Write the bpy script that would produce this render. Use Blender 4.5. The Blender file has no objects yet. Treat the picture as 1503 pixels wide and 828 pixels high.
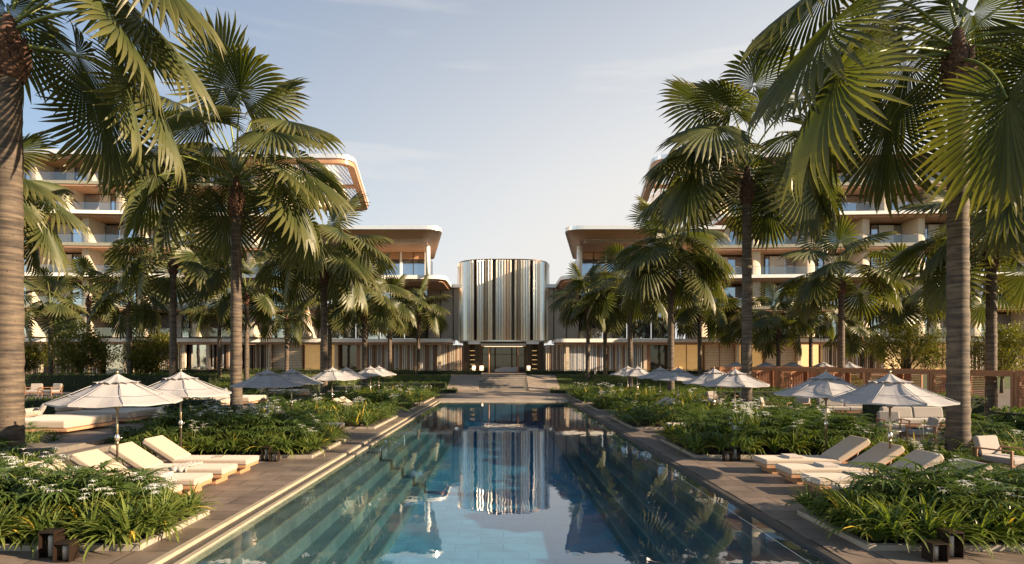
import bpy, math, random
import numpy as np
from mathutils import Vector, Matrix
random.seed(7)
R = math.radians
PI = math.pi
C = bpy.context.scene.collection
rng = np.random.default_rng(11)
CAMH = 3.0; FPX = 900.0

# ------------------------------------------------------------------ mesh builder
class MB:
    def __init__(self):
        self.v = []; self.f = []; self.n = 0; self.t = []
    def add(self, v, f, m=0, t=None, smooth=False):
        v = np.asarray(v, dtype=np.float64).reshape(-1, 3)
        f = np.asarray(f, dtype=np.int64)
        self.v.append(v); self.f.append((f + self.n, m, smooth))
        self.t.append(np.zeros(len(v)) if t is None else np.asarray(t, float))
        self.n += len(v)
        return self
    def poly(self, pts, m=0):
        self.add(pts, np.arange(len(pts))[None, :], m); return self
    def box(self, x0, x1, y0, y1, z0, z1, m=0, M=None):
        if x0 > x1: x0, x1 = x1, x0
        if y0 > y1: y0, y1 = y1, y0
        if z0 > z1: z0, z1 = z1, z0
        v = np.array([(x, y, z) for z in (z0, z1) for y in (y0, y1) for x in (x0, x1)])
        if M is not None: v = xf(v, M)
        f = [(0, 2, 3, 1), (4, 5, 7, 6), (0, 1, 5, 4), (2, 6, 7, 3), (0, 4, 6, 2), (1, 3, 7, 5)]
        return self.add(v, f, m)
    def tube(self, pts, rad, n=8, m=0, cap=True, smooth=True, t=None):
        pts = np.asarray(pts, float); k = len(pts)
        rad = np.full(k, rad) if np.isscalar(rad) else np.asarray(rad, float)
        tan = np.gradient(pts, axis=0); tan /= np.linalg.norm(tan, axis=1)[:, None] + 1e-9
        up = np.array([0, 0, 1.]) if abs(tan[0, 2]) < .9 else np.array([1., 0, 0])
        vs = []
        for i in range(k):
            a = np.cross(tan[i], up); a /= np.linalg.norm(a) + 1e-9
            b = np.cross(a, tan[i])
            ang = np.arange(n) * 2 * PI / n
            vs.append(pts[i] + rad[i] * (np.cos(ang)[:, None] * a + np.sin(ang)[:, None] * b))
        v = np.concatenate(vs)
        i = np.arange(k - 1)[:, None] * n; j = np.arange(n)[None, :]; j2 = (j + 1) % n
        f = np.stack([i + j, i + j2, i + n + j2, i + n + j], -1).reshape(-1, 4)[:, ::-1]
        n0 = self.n
        self.add(v, f, m, None if t is None else np.repeat(t, n), smooth)
        if cap:
            self.f.append((n0 + np.arange(n)[None, :], m, False))
            self.f.append((n0 + (k - 1) * n + np.arange(n)[None, ::-1], m, False))
        return self
    def cyl(self, p0, p1, r0, r1=None, n=10, m=0, smooth=True):
        return self.tube([p0, p1], [r0, r0 if r1 is None else r1], n, m, True, smooth)
    def lathe(self, prof, n=24, m=0, c=(0, 0, 0), smooth=True):
        prof = np.asarray(prof, float); k = len(prof)
        ang = np.arange(n) * 2 * PI / n
        v = np.stack([prof[:, 0][:, None] * np.cos(ang), prof[:, 0][:, None] * np.sin(ang),
                      np.repeat(prof[:, 1][:, None], n, 1)], -1).reshape(-1, 3) + np.array(c)
        i = np.arange(k - 1)[:, None] * n; j = np.arange(n)[None, :]; j2 = (j + 1) % n
        f = np.stack([i + j, i + j2, i + n + j2, i + n + j], -1).reshape(-1, 4)
        return self.add(v, f, m, None, smooth)
    def prism(self, poly, z0, z1, m=0, mt=None, mb=None):
        p = np.asarray(poly, float); k = len(p)
        v = np.concatenate([np.c_[p, np.full(k, z0)], np.c_[p, np.full(k, z1)]])
        i = np.arange(k); i2 = (i + 1) % k
        n0 = self.n
        self.add(v, np.stack([i, i2, i2 + k, i + k], 1), m)
        self.f.append((n0 + k + np.arange(k)[None, :], m if mt is None else mt, False))
        self.f.append((n0 + np.arange(k)[None, ::-1], m if mb is None else mb, False))
        return self
    def mesh(self, name, mats, attr=True):
        me = bpy.data.meshes.new(name)
        v = np.concatenate(self.v)
        tot = []; loops = []; mi = []; sm = []
        for f, m, s in self.f:
            loops.append(f.reshape(-1)); tot.append(np.full(len(f), f.shape[1]))
            mi.append(np.broadcast_to(np.asarray(m), (len(f),))); sm.append(np.full(len(f), s))
        loops = np.concatenate(loops); tot = np.concatenate(tot); mi = np.concatenate(mi); sm = np.concatenate(sm)
        me.vertices.add(len(v)); me.loops.add(len(loops)); me.polygons.add(len(tot))
        me.vertices.foreach_set('co', v.astype(np.float32).ravel())
        me.loops.foreach_set('vertex_index', loops.astype(np.int32))
        st = np.concatenate([[0], np.cumsum(tot)[:-1]])
        me.polygons.foreach_set('loop_start', st.astype(np.int32))
        me.polygons.foreach_set('loop_total', tot.astype(np.int32))
        me.polygons.foreach_set('material_index', mi.astype(np.int32))
        me.polygons.foreach_set('use_smooth', sm.astype(bool))
        if attr:
            a = me.attributes.new('t', 'FLOAT', 'POINT')
            a.data.foreach_set('value', np.concatenate(self.t).astype(np.float32))
        me.update(calc_edges=True); me.validate()
        for m in (mats if isinstance(mats, (list, tuple)) else [mats]): me.materials.append(m)
        return me
    def build(self, name, mats, parent=None, bev=0, loc=None):
        o = bpy.data.objects.new(name, self.mesh(name, mats)); C.objects.link(o)
        if parent: o.parent = parent
        if loc is not None: o.location = loc
        if bev:
            b = o.modifiers.new('bevel', 'BEVEL'); b.width = bev; b.segments = 3; b.limit_method = 'ANGLE'
            b.harden_normals = True
            o.data.polygons.foreach_set('use_smooth', np.ones(len(o.data.polygons), bool))
        return o

def xf(v, M):
    M = np.array(M); return v @ M[:3, :3].T + M[:3, 3]
def TR(loc=(0, 0, 0), rz=0, rx=0, ry=0, s=1):
    return Matrix.Translation(loc) @ Matrix.Rotation(rz, 4, 'Z') @ Matrix.Rotation(ry, 4, 'Y') @ Matrix.Rotation(rx, 4, 'X') @ Matrix.Scale(s, 4)
def tag(o, label=None, cat=None, group=None, kind=None):
    if label: o['label'] = label
    if cat: o['category'] = cat
    if group: o['group'] = group
    if kind: o['kind'] = kind
    return o
def empty(name, loc=(0, 0, 0), rz=0, label=None, cat=None, group=None):
    o = bpy.data.objects.new(name, None); C.objects.link(o)
    o.location = loc; o.rotation_euler = (0, 0, rz); o.empty_display_size = .1
    return tag(o, label, cat, group)
KIDS = {}
def copy_tree(o, loc=None, rz=None, label=None, group=None, parent=None, scale=None):
    c = o.copy(); C.objects.link(c)
    if parent: c.parent = parent
    if loc is not None: c.location = loc
    if rz is not None: c.rotation_euler = (0, 0, rz)
    if scale: c.scale = (scale,) * 3 if np.isscalar(scale) else scale
    if label: c['label'] = label
    if group: c['group'] = group
    for ch in list(o.children): copy_tree(ch, parent=c)
    return c

# ------------------------------------------------------------------ materials
def nmat(name):
    m = bpy.data.materials.new(name); m.use_nodes = True
    nt = m.node_tree; nt.nodes.clear()
    out = nt.nodes.new('ShaderNodeOutputMaterial')
    return m, nt, out
def node(nt, typ, **kw):
    n = nt.nodes.new(typ)
    for k, v in kw.items():
        if k.startswith('i_'):
            n.inputs[k[2:].replace('_', ' ')].default_value = v
        else: setattr(n, k, v)
    return n
def ramp(nt, stops):
    r = nt.nodes.new('ShaderNodeValToRGB'); e = r.color_ramp.elements
    while len(e) < len(stops): e.new(.5)
    for i, (p, c) in enumerate(stops):
        e[i].position = p; e[i].color = (*c, 1)
    return r
def simple(name, col, rough=.6, metal=0, var=.12, scale=3, bump=0, bscale=40, spec=.5, emit=None, es=1, sheen=0, coat=0):
    m, nt, out = nmat(name); L = nt.links.new
    p = node(nt, 'ShaderNodeBsdfPrincipled'); L(p.outputs[0], out.inputs[0])
    tc = node(nt, 'ShaderNodeTexCoord')
    nz = node(nt, 'ShaderNodeTexNoise', i_Scale=scale, i_Detail=6.0, i_Roughness=.6); L(tc.outputs['Object'], nz.inputs['Vector'])
    c = np.array(col) * (.84 if metal < .5 and not emit and max(col) < .7 else 1)
    r = ramp(nt, [(.3, tuple(c * (1 - var))), (.7, tuple(np.minimum(c * (1 + var), 1)))])
    L(nz.outputs[0], r.inputs[0]); L(r.outputs[0], p.inputs['Base Color'])
    p.inputs['Roughness'].default_value = rough; p.inputs['Metallic'].default_value = metal
    p.inputs['Specular IOR Level'].default_value = spec
    if sheen: p.inputs['Sheen Weight'].default_value = sheen
    if coat: p.inputs['Coat Weight'].default_value = coat
    if bump:
        n2 = node(nt, 'ShaderNodeTexNoise', i_Scale=bscale, i_Detail=4.0); L(tc.outputs['Object'], n2.inputs['Vector'])
        b = node(nt, 'ShaderNodeBump', i_Strength=bump, i_Distance=.01); L(n2.outputs[0], b.inputs['Height']); L(b.outputs[0], p.inputs['Normal'])
    if emit:
        p.inputs['Emission Color'].default_value = (*emit, 1); p.inputs['Emission Strength'].default_value = es
    return m
def leafmat(name, dark, light, tip=None, tipw=0., rough=.42, trans=.35, tcol=None, nscale=.6):
    m, nt, out = nmat(name); L = nt.links.new
    geo = node(nt, 'ShaderNodeNewGeometry')
    tc = node(nt, 'ShaderNodeTexCoord')
    nz = node(nt, 'ShaderNodeTexNoise', i_Scale=nscale, i_Detail=3.0); L(tc.outputs['Object'], nz.inputs['Vector'])
    add = node(nt, 'ShaderNodeMath', operation='MULTIPLY_ADD'); L(geo.outputs['Random Per Island'], add.inputs[0]); add.inputs[1].default_value = .6
    mm = node(nt, 'ShaderNodeMath', operation='MULTIPLY'); L(nz.outputs[0], mm.inputs[0]); mm.inputs[1].default_value = .5
    L(mm.outputs[0], add.inputs[2])
    r = ramp(nt, [(.15, dark), (.85, light)]); L(add.outputs[0], r.inputs[0])
    col = r.outputs[0]
    if tip:
        at = node(nt, 'ShaderNodeAttribute', attribute_name='t')
        rr = node(nt, 'ShaderNodeMapRange'); L(at.outputs['Fac'], rr.inputs[0])
        rr.inputs[1].default_value = .45; rr.inputs[2].default_value = 1.; rr.inputs[3].default_value = 0; rr.inputs[4].default_value = tipw
        mx = node(nt, 'ShaderNodeMix', data_type='RGBA'); L(rr.outputs[0], mx.inputs['Factor']); L(col, mx.inputs['A']); mx.inputs['B'].default_value = (*tip, 1)
        col = mx.outputs['Result']
    p = node(nt, 'ShaderNodeBsdfPrincipled'); L(col, p.inputs['Base Color'])
    p.inputs['Roughness'].default_value = rough; p.inputs['Specular IOR Level'].default_value = .28
    tr = node(nt, 'ShaderNodeBsdfTranslucent')
    hs = node(nt, 'ShaderNodeMix', data_type='RGBA', blend_type='MULTIPLY'); hs.inputs['Factor'].default_value = 1
    L(col, hs.inputs['A']); hs.inputs['B'].default_value = (*(tcol or (1.8, 1.9, .6)), 1); hs.clamp_result = False
    L(hs.outputs['Result'], tr.inputs['Color'])
    ms = node(nt, 'ShaderNodeMixShader'); ms.inputs[0].default_value = trans
    L(p.outputs[0], ms.inputs[1]); L(tr.outputs[0], ms.inputs[2]); L(ms.outputs[0], out.inputs[0])
    return m
def tiles(name, col, w, h, mortar, mcol, rough=.6, var=.15, bumpn=.15, rot=0, coat=0, offset=.5):
    m, nt, out = nmat(name); L = nt.links.new
    p = node(nt, 'ShaderNodeBsdfPrincipled'); L(p.outputs[0], out.inputs[0])
    tc = node(nt, 'ShaderNodeTexCoord'); mp = node(nt, 'ShaderNodeMapping'); L(tc.outputs['Object'], mp.inputs[0])
    mp.inputs['Rotation'].default_value = (0, 0, rot)
    b = node(nt, 'ShaderNodeTexBrick', i_Scale=1.0, i_Mortar_Size=mortar, i_Brick_Width=w, i_Row_Height=h, i_Bias=0.0, offset=offset)
    L(mp.outputs[0], b.inputs['Vector'])
    c = np.array(col) * .85
    b.inputs['Color1'].default_value = (*(c * (1 - var)), 1); b.inputs['Color2'].default_value = (*(c * (1 + var)), 1)
    b.inputs['Mortar'].default_value = (*mcol, 1)
    nz = node(nt, 'ShaderNodeTexNoise', i_Scale=1.3, i_Detail=8.0, i_Roughness=.65); L(tc.outputs['Object'], nz.inputs['Vector'])
    r = ramp(nt, [(.28, (.62, .62, .64)), (.72, (1.2, 1.17, 1.13))]); L(nz.outputs[0], r.inputs[0])
    mx = node(nt, 'ShaderNodeMix', data_type='RGBA', blend_type='MULTIPLY'); mx.inputs['Factor'].default_value = 1
    L(b.outputs['Color'], mx.inputs['A']); L(r.outputs[0], mx.inputs['B']); L(mx.outputs['Result'], p.inputs['Base Color'])
    rr = node(nt, 'ShaderNodeMapRange'); L(nz.outputs[0], rr.inputs[0]); rr.inputs[3].default_value = rough - .12; rr.inputs[4].default_value = rough + .12
    L(rr.outputs[0], p.inputs['Roughness'])
    n2 = node(nt, 'ShaderNodeTexNoise', i_Scale=30.0, i_Detail=5.0); L(tc.outputs['Object'], n2.inputs['Vector'])
    ma = node(nt, 'ShaderNodeMath', operation='MULTIPLY_ADD'); L(b.outputs['Fac'], ma.inputs[0]); ma.inputs[1].default_value = -.6; L(n2.outputs[0], ma.inputs[2])
    bp = node(nt, 'ShaderNodeBump', i_Strength=bumpn, i_Distance=.01); L(ma.outputs[0], bp.inputs['Height']); L(bp.outputs[0], p.inputs['Normal'])
    return m
def wood(name, a, b, scale=(1, 14, 14), rough=.5):
    m, nt, out = nmat(name); L = nt.links.new
    p = node(nt, 'ShaderNodeBsdfPrincipled'); L(p.outputs[0], out.inputs[0])
    tc = node(nt, 'ShaderNodeTexCoord'); mp = node(nt, 'ShaderNodeMapping'); L(tc.outputs['Object'], mp.inputs[0])
    mp.inputs['Scale'].default_value = scale
    nz = node(nt, 'ShaderNodeTexNoise', i_Scale=1.5, i_Detail=6.0, i_Distortion=.6); L(mp.outputs[0], nz.inputs['Vector'])
    geo = node(nt, 'ShaderNodeNewGeometry')
    ad = node(nt, 'ShaderNodeMath', operation='MULTIPLY_ADD'); L(geo.outputs['Random Per Island'], ad.inputs[0]); ad.inputs[1].default_value = .25; L(nz.outputs[0], ad.inputs[2])
    r = ramp(nt, [(.35, a), (.85, b)]); L(ad.outputs[0], r.inputs[0]); L(r.outputs[0], p.inputs['Base Color'])
    p.inputs['Roughness'].default_value = rough
    bp = node(nt, 'ShaderNodeBump', i_Strength=.2, i_Distance=.005); L(nz.outputs[0], bp.inputs['Height']); L(bp.outputs[0], p.inputs['Normal'])
    return m
def glassmat(name, tint=(.03, .035, .04), refl=.5, rough=.03, sky=(.55, .6, .68)):
    # dark facade glass: a mirror layer over a dark room, slight waviness
    m, nt, out = nmat(name); L = nt.links.new
    d = node(nt, 'ShaderNodeBsdfPrincipled'); d.inputs['Base Color'].default_value = (*tint, 1); d.inputs['Roughness'].default_value = .6
    g = node(nt, 'ShaderNodeBsdfGlossy'); g.inputs['Color'].default_value = (*sky, 1); g.inputs['Roughness'].default_value = rough
    tc = node(nt, 'ShaderNodeTexCoord'); nz = node(nt, 'ShaderNodeTexNoise', i_Scale=.7); L(tc.outputs['Object'], nz.inputs['Vector'])
    bp = node(nt, 'ShaderNodeBump', i_Strength=.06, i_Distance=.1); L(nz.outputs[0], bp.inputs['Height']); L(bp.outputs[0], g.inputs['Normal'])
    ms = node(nt, 'ShaderNodeMixShader'); ms.inputs[0].default_value = refl
    L(d.outputs[0], ms.inputs[1]); L(g.outputs[0], ms.inputs[2]); L(ms.outputs[0], out.inputs[0])
    return m
def trunkmat(name):
    m, nt, out = nmat(name); L = nt.links.new
    p = node(nt, 'ShaderNodeBsdfPrincipled'); L(p.outputs[0], out.inputs[0]); p.inputs['Roughness'].default_value = .85
    tc = node(nt, 'ShaderNodeTexCoord'); mp = node(nt, 'ShaderNodeMapping'); L(tc.outputs['Object'], mp.inputs[0]); mp.inputs['Scale'].default_value = (1.2, 1.2, 13)
    nz = node(nt, 'ShaderNodeTexNoise', i_Scale=1.0, i_Detail=5.0, i_Roughness=.55); L(mp.outputs[0], nz.inputs['Vector'])
    n2 = node(nt, 'ShaderNodeTexNoise', i_Scale=2.2, i_Detail=8.0, i_Roughness=.7); L(tc.outputs['Object'], n2.inputs['Vector'])
    mx0 = node(nt, 'ShaderNodeMath', operation='MULTIPLY_ADD'); L(n2.outputs[0], mx0.inputs[0]); mx0.inputs[1].default_value = .5; L(nz.outputs[0], mx0.inputs[2])
    r = ramp(nt, [(.48, (.016, .012, .010)), (.68, (.055, .040, .029)), (.92, (.125, .092, .062))]); L(mx0.outputs[0], r.inputs[0])
    v = node(nt, 'ShaderNodeTexVoronoi', i_Scale=5.5); L(tc.outputs['Object'], v.inputs['Vector'])
    vr = ramp(nt, [(.07, (.12, .1, .08)), (.11, (1, 1, 1))]); L(v.outputs['Distance'], vr.inputs[0])
    mx = node(nt, 'ShaderNodeMix', data_type='RGBA', blend_type='MULTIPLY'); mx.inputs['Factor'].default_value = .9
    L(r.outputs[0], mx.inputs['A']); L(vr.outputs[0], mx.inputs['B']); L(mx.outputs['Result'], p.inputs['Base Color'])
    bp = node(nt, 'ShaderNodeBump', i_Strength=.8, i_Distance=.03); L(mx0.outputs[0], bp.inputs['Height']); L(bp.outputs[0], p.inputs['Normal'])
    return m

M = {}
K_ = .84
M['deck'] = tiles('deck_stone', (.175, .138, .112), 1.3, .65,   .014, (.035, .028, .024), rough=.5, var=.27, rot=0)
M['terrace'] = tiles('terrace_stone', (.15, .13, .112), 1.2, .4, .005, (.05, .045, .04), rough=.65, var=.1)
M['plaza'] = tiles('plaza_stone', (.34, .28, .22), 1.5, .75, .006, (.16, .13, .1), rough=.5, var=.08)
M['coping'] = tiles('coping_stone', (.42, .36, .29), 1.2, 3, .004, (.2, .17, .13), rough=.45, var=.07)
M['kerb'] = simple('kerb_stone', (.30, .26, .21), .7, bump=.2)
M['pool'] = tiles('pool_tile', (.22, .43, .51), 1.2, .6, .014, (.10, .25, .32), rough=.4, var=.10)
M['poolstep'] = tiles('pool_step_tile', (.14, .18, .18), 1.2, 3, .008, (.18, .2, .18), rough=.45, var=.08)
M['nosing'] = simple('nosing', (.27, .28, .22), .4)
M['trim'] = simple('beige_trim', (.36, .30, .22), .5)
M['stair'] = tiles('stair_stone', (.22, .20, .18), 1.5, 3, .005, (.12, .1, .09), rough=.5, var=.06)
M['litwin'] = simple('lit_interior', (.5, .33, .15), .5, emit=(1, .62, .25), es=.4, scale=.8, var=.4)
M['darkstone'] = simple('dark_stone', (.055, .05, .047), .45, bump=.1)
M['soil'] = simple('soil', (.035, .024, .016), .95, bump=.6, bscale=25)
M['grassbase'] = simple('grass_base', (.045, .065, .018), .95, scale=8, var=.3)
M['white'] = simple('white_fascia', (.78, .76, .72), .25, var=.02, metal=0, coat=.3)
M['metal'] = simple('champagne_metal', (.80, .76, .70), .28, .6, var=.04)
M['soffit'] = wood('soffit_wood', (.30, .155, .085), (.46, .26, .15), scale=(.4, 6, 6), rough=.45)
M['olive'] = simple('olive_slab', (.30, .29, .22), .5)
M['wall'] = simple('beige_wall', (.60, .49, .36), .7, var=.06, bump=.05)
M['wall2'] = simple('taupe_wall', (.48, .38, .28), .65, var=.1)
M['bronze'] = simple('dark_bronze', (.055, .035, .024), .35, .7)
M['glass'] = glassmat('facade_glass', (.05, .05, .055), .62)
M['glassd'] = glassmat('dark_glass', (.02, .017, .014), .10)
M['warmstrip'] = simple('warm_light_strip', (.8, .6, .4), .5, emit=(1, .72, .42), es=.9, var=.02)
M['curtain'] = simple('sheer_curtain', (.62, .57, .52), .8, scale=6)
M['rail'] = None
M['gold'] = simple('glowing_amber_timber', (.69, .44, .18), .45, emit=(1, .6, .22), es=.07, var=.12, scale=1.5)  # weak emission added to the timber, in place of interior light and palm-blocked sun
M['slatb'] = simple('brown_slat', (.32, .18, .11), .5)
M['slatl'] = simple('beige_slat', (.66, .54, .40), .5)
M['slatg'] = simple('grey_slat', (.36, .38, .42), .4)
M['slatw'] = simple('white_slat', (.69, .68, .67), .45)
M['fin1'] = simple('fin_champagne', (.93, .82, .69), .32, 1., var=.03)
M['fin2'] = simple('fin_silver', (.76, .77, .80), .26, 1., var=.03)
M['fin3'] = simple('fin_copper', (.70, .50, .38), .32, 1., var=.05)
M['fin4'] = simple('fin_dark_bronze', (.34, .27, .22), .2, 1., var=.05)
M['cabana'] = wood('cabana_timber', (.25, .105, .05), (.40, .18, .085), scale=(6, 1, 6))
M['teak'] = wood('teak', (.26, .125, .06), (.43, .24, .13), scale=(2, 20, 20))
M['brownwood'] = wood('brown_wood', (.15, .07, .035), (.25, .125, .065), scale=(2, 20, 20))
M['cushion'] = simple('cream_cushion', (.40, .325, .25), .85, var=.04, bump=.15, bscale=160, sheen=.2)
M['cushg'] = simple('grey_cushion', (.26, .23, .205), .85, var=.05, bump=.15, bscale=160, sheen=.2)
M['towel'] = simple('towel', (.50, .45, .41), .95, var=.25, scale=30, bump=.4, bscale=90)
M['book'] = simple('book_cover', (.42, .36, .30), .6)
M['pole'] = simple('pole_bronze', (.30, .24, .16), .3, .9)
M['pole_silver'] = simple('pole_silver', (.5, .47, .42), .25, .9)
M['tabletop'] = simple('table_stone', (.55, .50, .45), .4, var=.1)
M['lantern'] = simple('lantern_bronze', (.028, .017, .012), .4, .5)
M['candleg'] = simple('frosted_glass', (.45, .42, .36), .25, bump=.2)
M['petal'] = leafmat('flower_petal', (.75, .75, .72), (.85, .85, .8), trans=.3, tcol=(1, 1, 1))
M['palm'] = leafmat('palm_leaf', (.026, .037, .012), (.066, .076, .024), tip=(.20, .155, .05), tipw=.32, trans=.26, rough=.42)
M['stalk'] = simple('palm_stalk', (.15, .18, .04), .4, var=.3, scale=2)
M['trunk'] = trunkmat('palm_trunk')
M['boot'] = simple('palm_fibre', (.12, .058, .034), .85, var=.65, scale=9, bump=.8, bscale=30)
M['lily'] = leafmat('strap_leaf', (.038, .072, .016), (.115, .155, .036), tip=(.30, .26, .05), tipw=.28, trans=.28, rough=.35)
M['fan'] = leafmat('fan_leaf', (.032, .062, .016), (.092, .132, .032), trans=.25, rough=.35)
M['yellow'] = leafmat('yellow_leaf', (.50, .36, .05), (.6, .42, .06), trans=.3, tcol=(1.2, 1.1, .5))
M['hedge'] = leafmat('hedge_leaf', (.036, .066, .012), (.125, .16, .03), trans=.25)
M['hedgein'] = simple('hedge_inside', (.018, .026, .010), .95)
M['bush'] = leafmat('bush_leaf', (.06, .075, .014), (.18, .165, .03), trans=.3)
M['bark'] = simple('bark', (.10, .075, .05), .9, bump=.6, bscale=20)
M['grassl'] = leafmat('grass_blade', (.07, .10, .02), (.17, .20, .045), trans=.25)
def umbrella_fabric():
    m, nt, out = nmat('parasol_canvas'); L = nt.links.new
    p = node(nt, 'ShaderNodeBsdfPrincipled'); p.inputs['Base Color'].default_value = (.36, .35, .355, 1); p.inputs['Roughness'].default_value = .85
    tr = node(nt, 'ShaderNodeBsdfTranslucent'); tr.inputs[0].default_value = (.38, .33, .29, 1)
    tc = node(nt, 'ShaderNodeTexCoord'); nz = node(nt, 'ShaderNodeTexNoise', i_Scale=2.5, i_Detail=4.0); L(tc.outputs['Object'], nz.inputs['Vector'])
    b = node(nt, 'ShaderNodeBump', i_Strength=.35, i_Distance=.05); L(nz.outputs[0], b.inputs['Height']); L(b.outputs[0], p.inputs['Normal'])
    ms = node(nt, 'ShaderNodeMixShader'); ms.inputs[0].default_value = .22
    L(p.outputs[0], ms.inputs[1]); L(tr.outputs[0], ms.inputs[2]); L(ms.outputs[0], out.inputs[0]); return m
M['canvas'] = umbrella_fabric()
def railglass():
    m, nt, out = nmat('clear_railing_glass'); L = nt.links.new
    t = node(nt, 'ShaderNodeBsdfTransparent'); t.inputs[0].default_value = (.86, .89, .88, 1)
    g = node(nt, 'ShaderNodeBsdfGlossy'); g.inputs['Roughness'].default_value = .02
    ms = node(nt, 'ShaderNodeMixShader'); ms.inputs[0].default_value = .14
    L(t.outputs[0], ms.inputs[1]); L(g.outputs[0], ms.inputs[2]); L(ms.outputs[0], out.inputs[0]); return m
M['rail'] = railglass()
def watermat():
    m, nt, out = nmat('pool_water'); L = nt.links.new
    t = node(nt, 'ShaderNodeBsdfTransparent'); t.inputs[0].default_value = (.90, .97, .98, 1)
    g = node(nt, 'ShaderNodeBsdfGlossy'); g.inputs['Roughness'].default_value = .012
    lw = node(nt, 'ShaderNodeLayerWeight', i_Blend=.5)
    pw = node(nt, 'ShaderNodeMath', operation='POWER'); L(lw.outputs['Facing'], pw.inputs[0]); pw.inputs[1].default_value = 4.0
    fr = node(nt, 'ShaderNodeMath', operation='MULTIPLY_ADD'); L(pw.outputs[0], fr.inputs[0]); fr.inputs[1].default_value = .91; fr.inputs[2].default_value = .09
    tc = node(nt, 'ShaderNodeTexCoord'); mp = node(nt, 'ShaderNodeMapping'); L(tc.outputs['Object'], mp.inputs[0]); mp.inputs['Scale'].default_value = (1, .6, 1)
    nz = node(nt, 'ShaderNodeTexNoise', i_Scale=1.7, i_Detail=3.0); L(mp.outputs[0], nz.inputs['Vector'])
    bp = node(nt, 'ShaderNodeBump', i_Strength=.05, i_Distance=.06); L(nz.outputs[0], bp.inputs['Height']); L(bp.outputs[0], g.inputs['Normal'])
    ms = node(nt, 'ShaderNodeMixShader'); L(fr.outputs[0], ms.inputs[0])
    L(t.outputs[0], ms.inputs[1]); L(g.outputs[0], ms.inputs[2]); L(ms.outputs[0], out.inputs[0])
    va = node(nt, 'ShaderNodeVolumeAbsorption'); va.inputs['Color'].default_value = (.06, .64, .86, 1); va.inputs['Density'].default_value = .15
    L(va.outputs[0], out.inputs['Volume'])
    return m
M['water'] = watermat()

# ------------------------------------------------------------------ leaves
def ribbons(base, az, el, Lg, W, bend, K=6, fold=.25, twist=None):
    """N curved strap leaves; 3 vertices across. returns v, f, t"""
    N = len(az); s = np.linspace(0, 1, K)
    base = np.asarray(base, float); W = np.broadcast_to(W, (N,)); Lg = np.broadcast_to(Lg, (N,)); bend = np.broadcast_to(bend, (N,))
    e = el[:, None] - bend[:, None] * s[None, :] ** 1.3
    ds = Lg[:, None] / (K - 1)
    dx = np.cos(e) * ds; dz = np.sin(e) * ds
    h = np.concatenate([np.zeros((N, 1)), np.cumsum(dx[:, :-1], 1)], 1)
    z = np.concatenate([np.zeros((N, 1)), np.cumsum(dz[:, :-1], 1)], 1)
    ca, sa = np.cos(az)[:, None], np.sin(az)[:, None]
    cen = base[:, None, :] + np.stack([h * ca, h * sa, z], -1)
    w = (np.sin(PI * (s * .92 + .08) ** .75) ** .6) * .5; w[-1] = .02; w[0] = .3
    side = np.stack([-sa, ca, np.zeros_like(sa)], -1) + 0 * cen
    up = np.stack([-np.sin(e) * ca, -np.sin(e) * sa, np.cos(e)], -1)
    ww = (w[None, :] * W[:, None])[..., None]
    Lf = cen + side * ww + up * ww * fold * 2; Rt = cen - side * ww + up * ww * fold * 2
    v = np.stack([Lf, cen, Rt], 2).reshape(-1, 3)
    i = np.arange(N)[:, None, None] * (K * 3); k = np.arange(K - 1)[None, :, None] * 3; c = np.arange(2)[None, None, :]
    a = i + k + c
    f = np.stack([a, a + 1, a + 4, a + 3], -1).reshape(-1, 4)
    t = np.broadcast_to(s[None, :, None], (N, K, 3)).reshape(-1)
    return v, f, t

def blade(Rb, nseg=40, stations=7, spread=150, seed=0):
    """costapalmate fan in local frame: +X along the leaf, +Z upper side"""
    r = np.random.default_rng(seed)
    th = np.radians(np.linspace(-spread, spread, nseg)); d = (th[1] - th[0]) * .5
    Ls = Rb * (.62 + .38 * np.cos(th / 2) ** 2) * r.uniform(.93, 1.05, nseg)
    join = .56 + .12 * np.cos(th / 2)
    s = np.concatenate([[.03, .25], np.linspace(.45, 1, stations - 2)])
    rr = Ls[:, None] * s[None, :]
    hw = np.tan(d) * rr
    over = np.clip((s[None, :] - join[:, None]) / (1 - join[:, None]), 0, 1)
    hw = np.where(over > 0, np.tan(d) * (Ls * join)[:, None] * (1 - over ** 1.6) * 1.02 + .003, hw)
    costa = .24 * Rb * np.cos(th / 2) ** 4
    ct, st = np.cos(th)[:, None], np.sin(th)[:, None]
    cen = np.stack([costa[:, None] * np.clip(s[None, :] / .35, 0, 1) + rr * ct, rr * st, np.zeros_like(rr)], -1)
    sd = np.stack([-st, ct, 0 * st], -1)
    fold = .75
    zoff = np.array([0, 0, 1.])
    droop = -over ** 2 * Rb * .09 * r.uniform(.2, 1.9, nseg)[:, None] - .05 * Rb * s[None, :] ** 2
    cen = cen + droop[..., None] * zoff
    tw = r.uniform(-.05, .05, nseg)[:, None, None] * over[..., None] * Rb
    cen = cen + sd * tw
    Lf = cen + sd * hw[..., None] - hw[..., None] * fold * zoff
    Rt = cen - sd * hw[..., None] - hw[..., None] * fold * zoff
    v = np.stack([Lf, cen, Rt], 2).reshape(-1, 3)
    K = stations
    i = np.arange(nseg)[:, None, None] * (K * 3); k = np.arange(K - 1)[None, :, None] * 3; c = np.arange(2)[None, None, :]
    a = i + k + c
    f = np.stack([a, a + 1, a + 4, a + 3], -1).reshape(-1, 4)
    t = np.broadcast_to(s[None, :, None], (nseg, K, 3)).reshape(-1)
    return v, f, t

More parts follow.
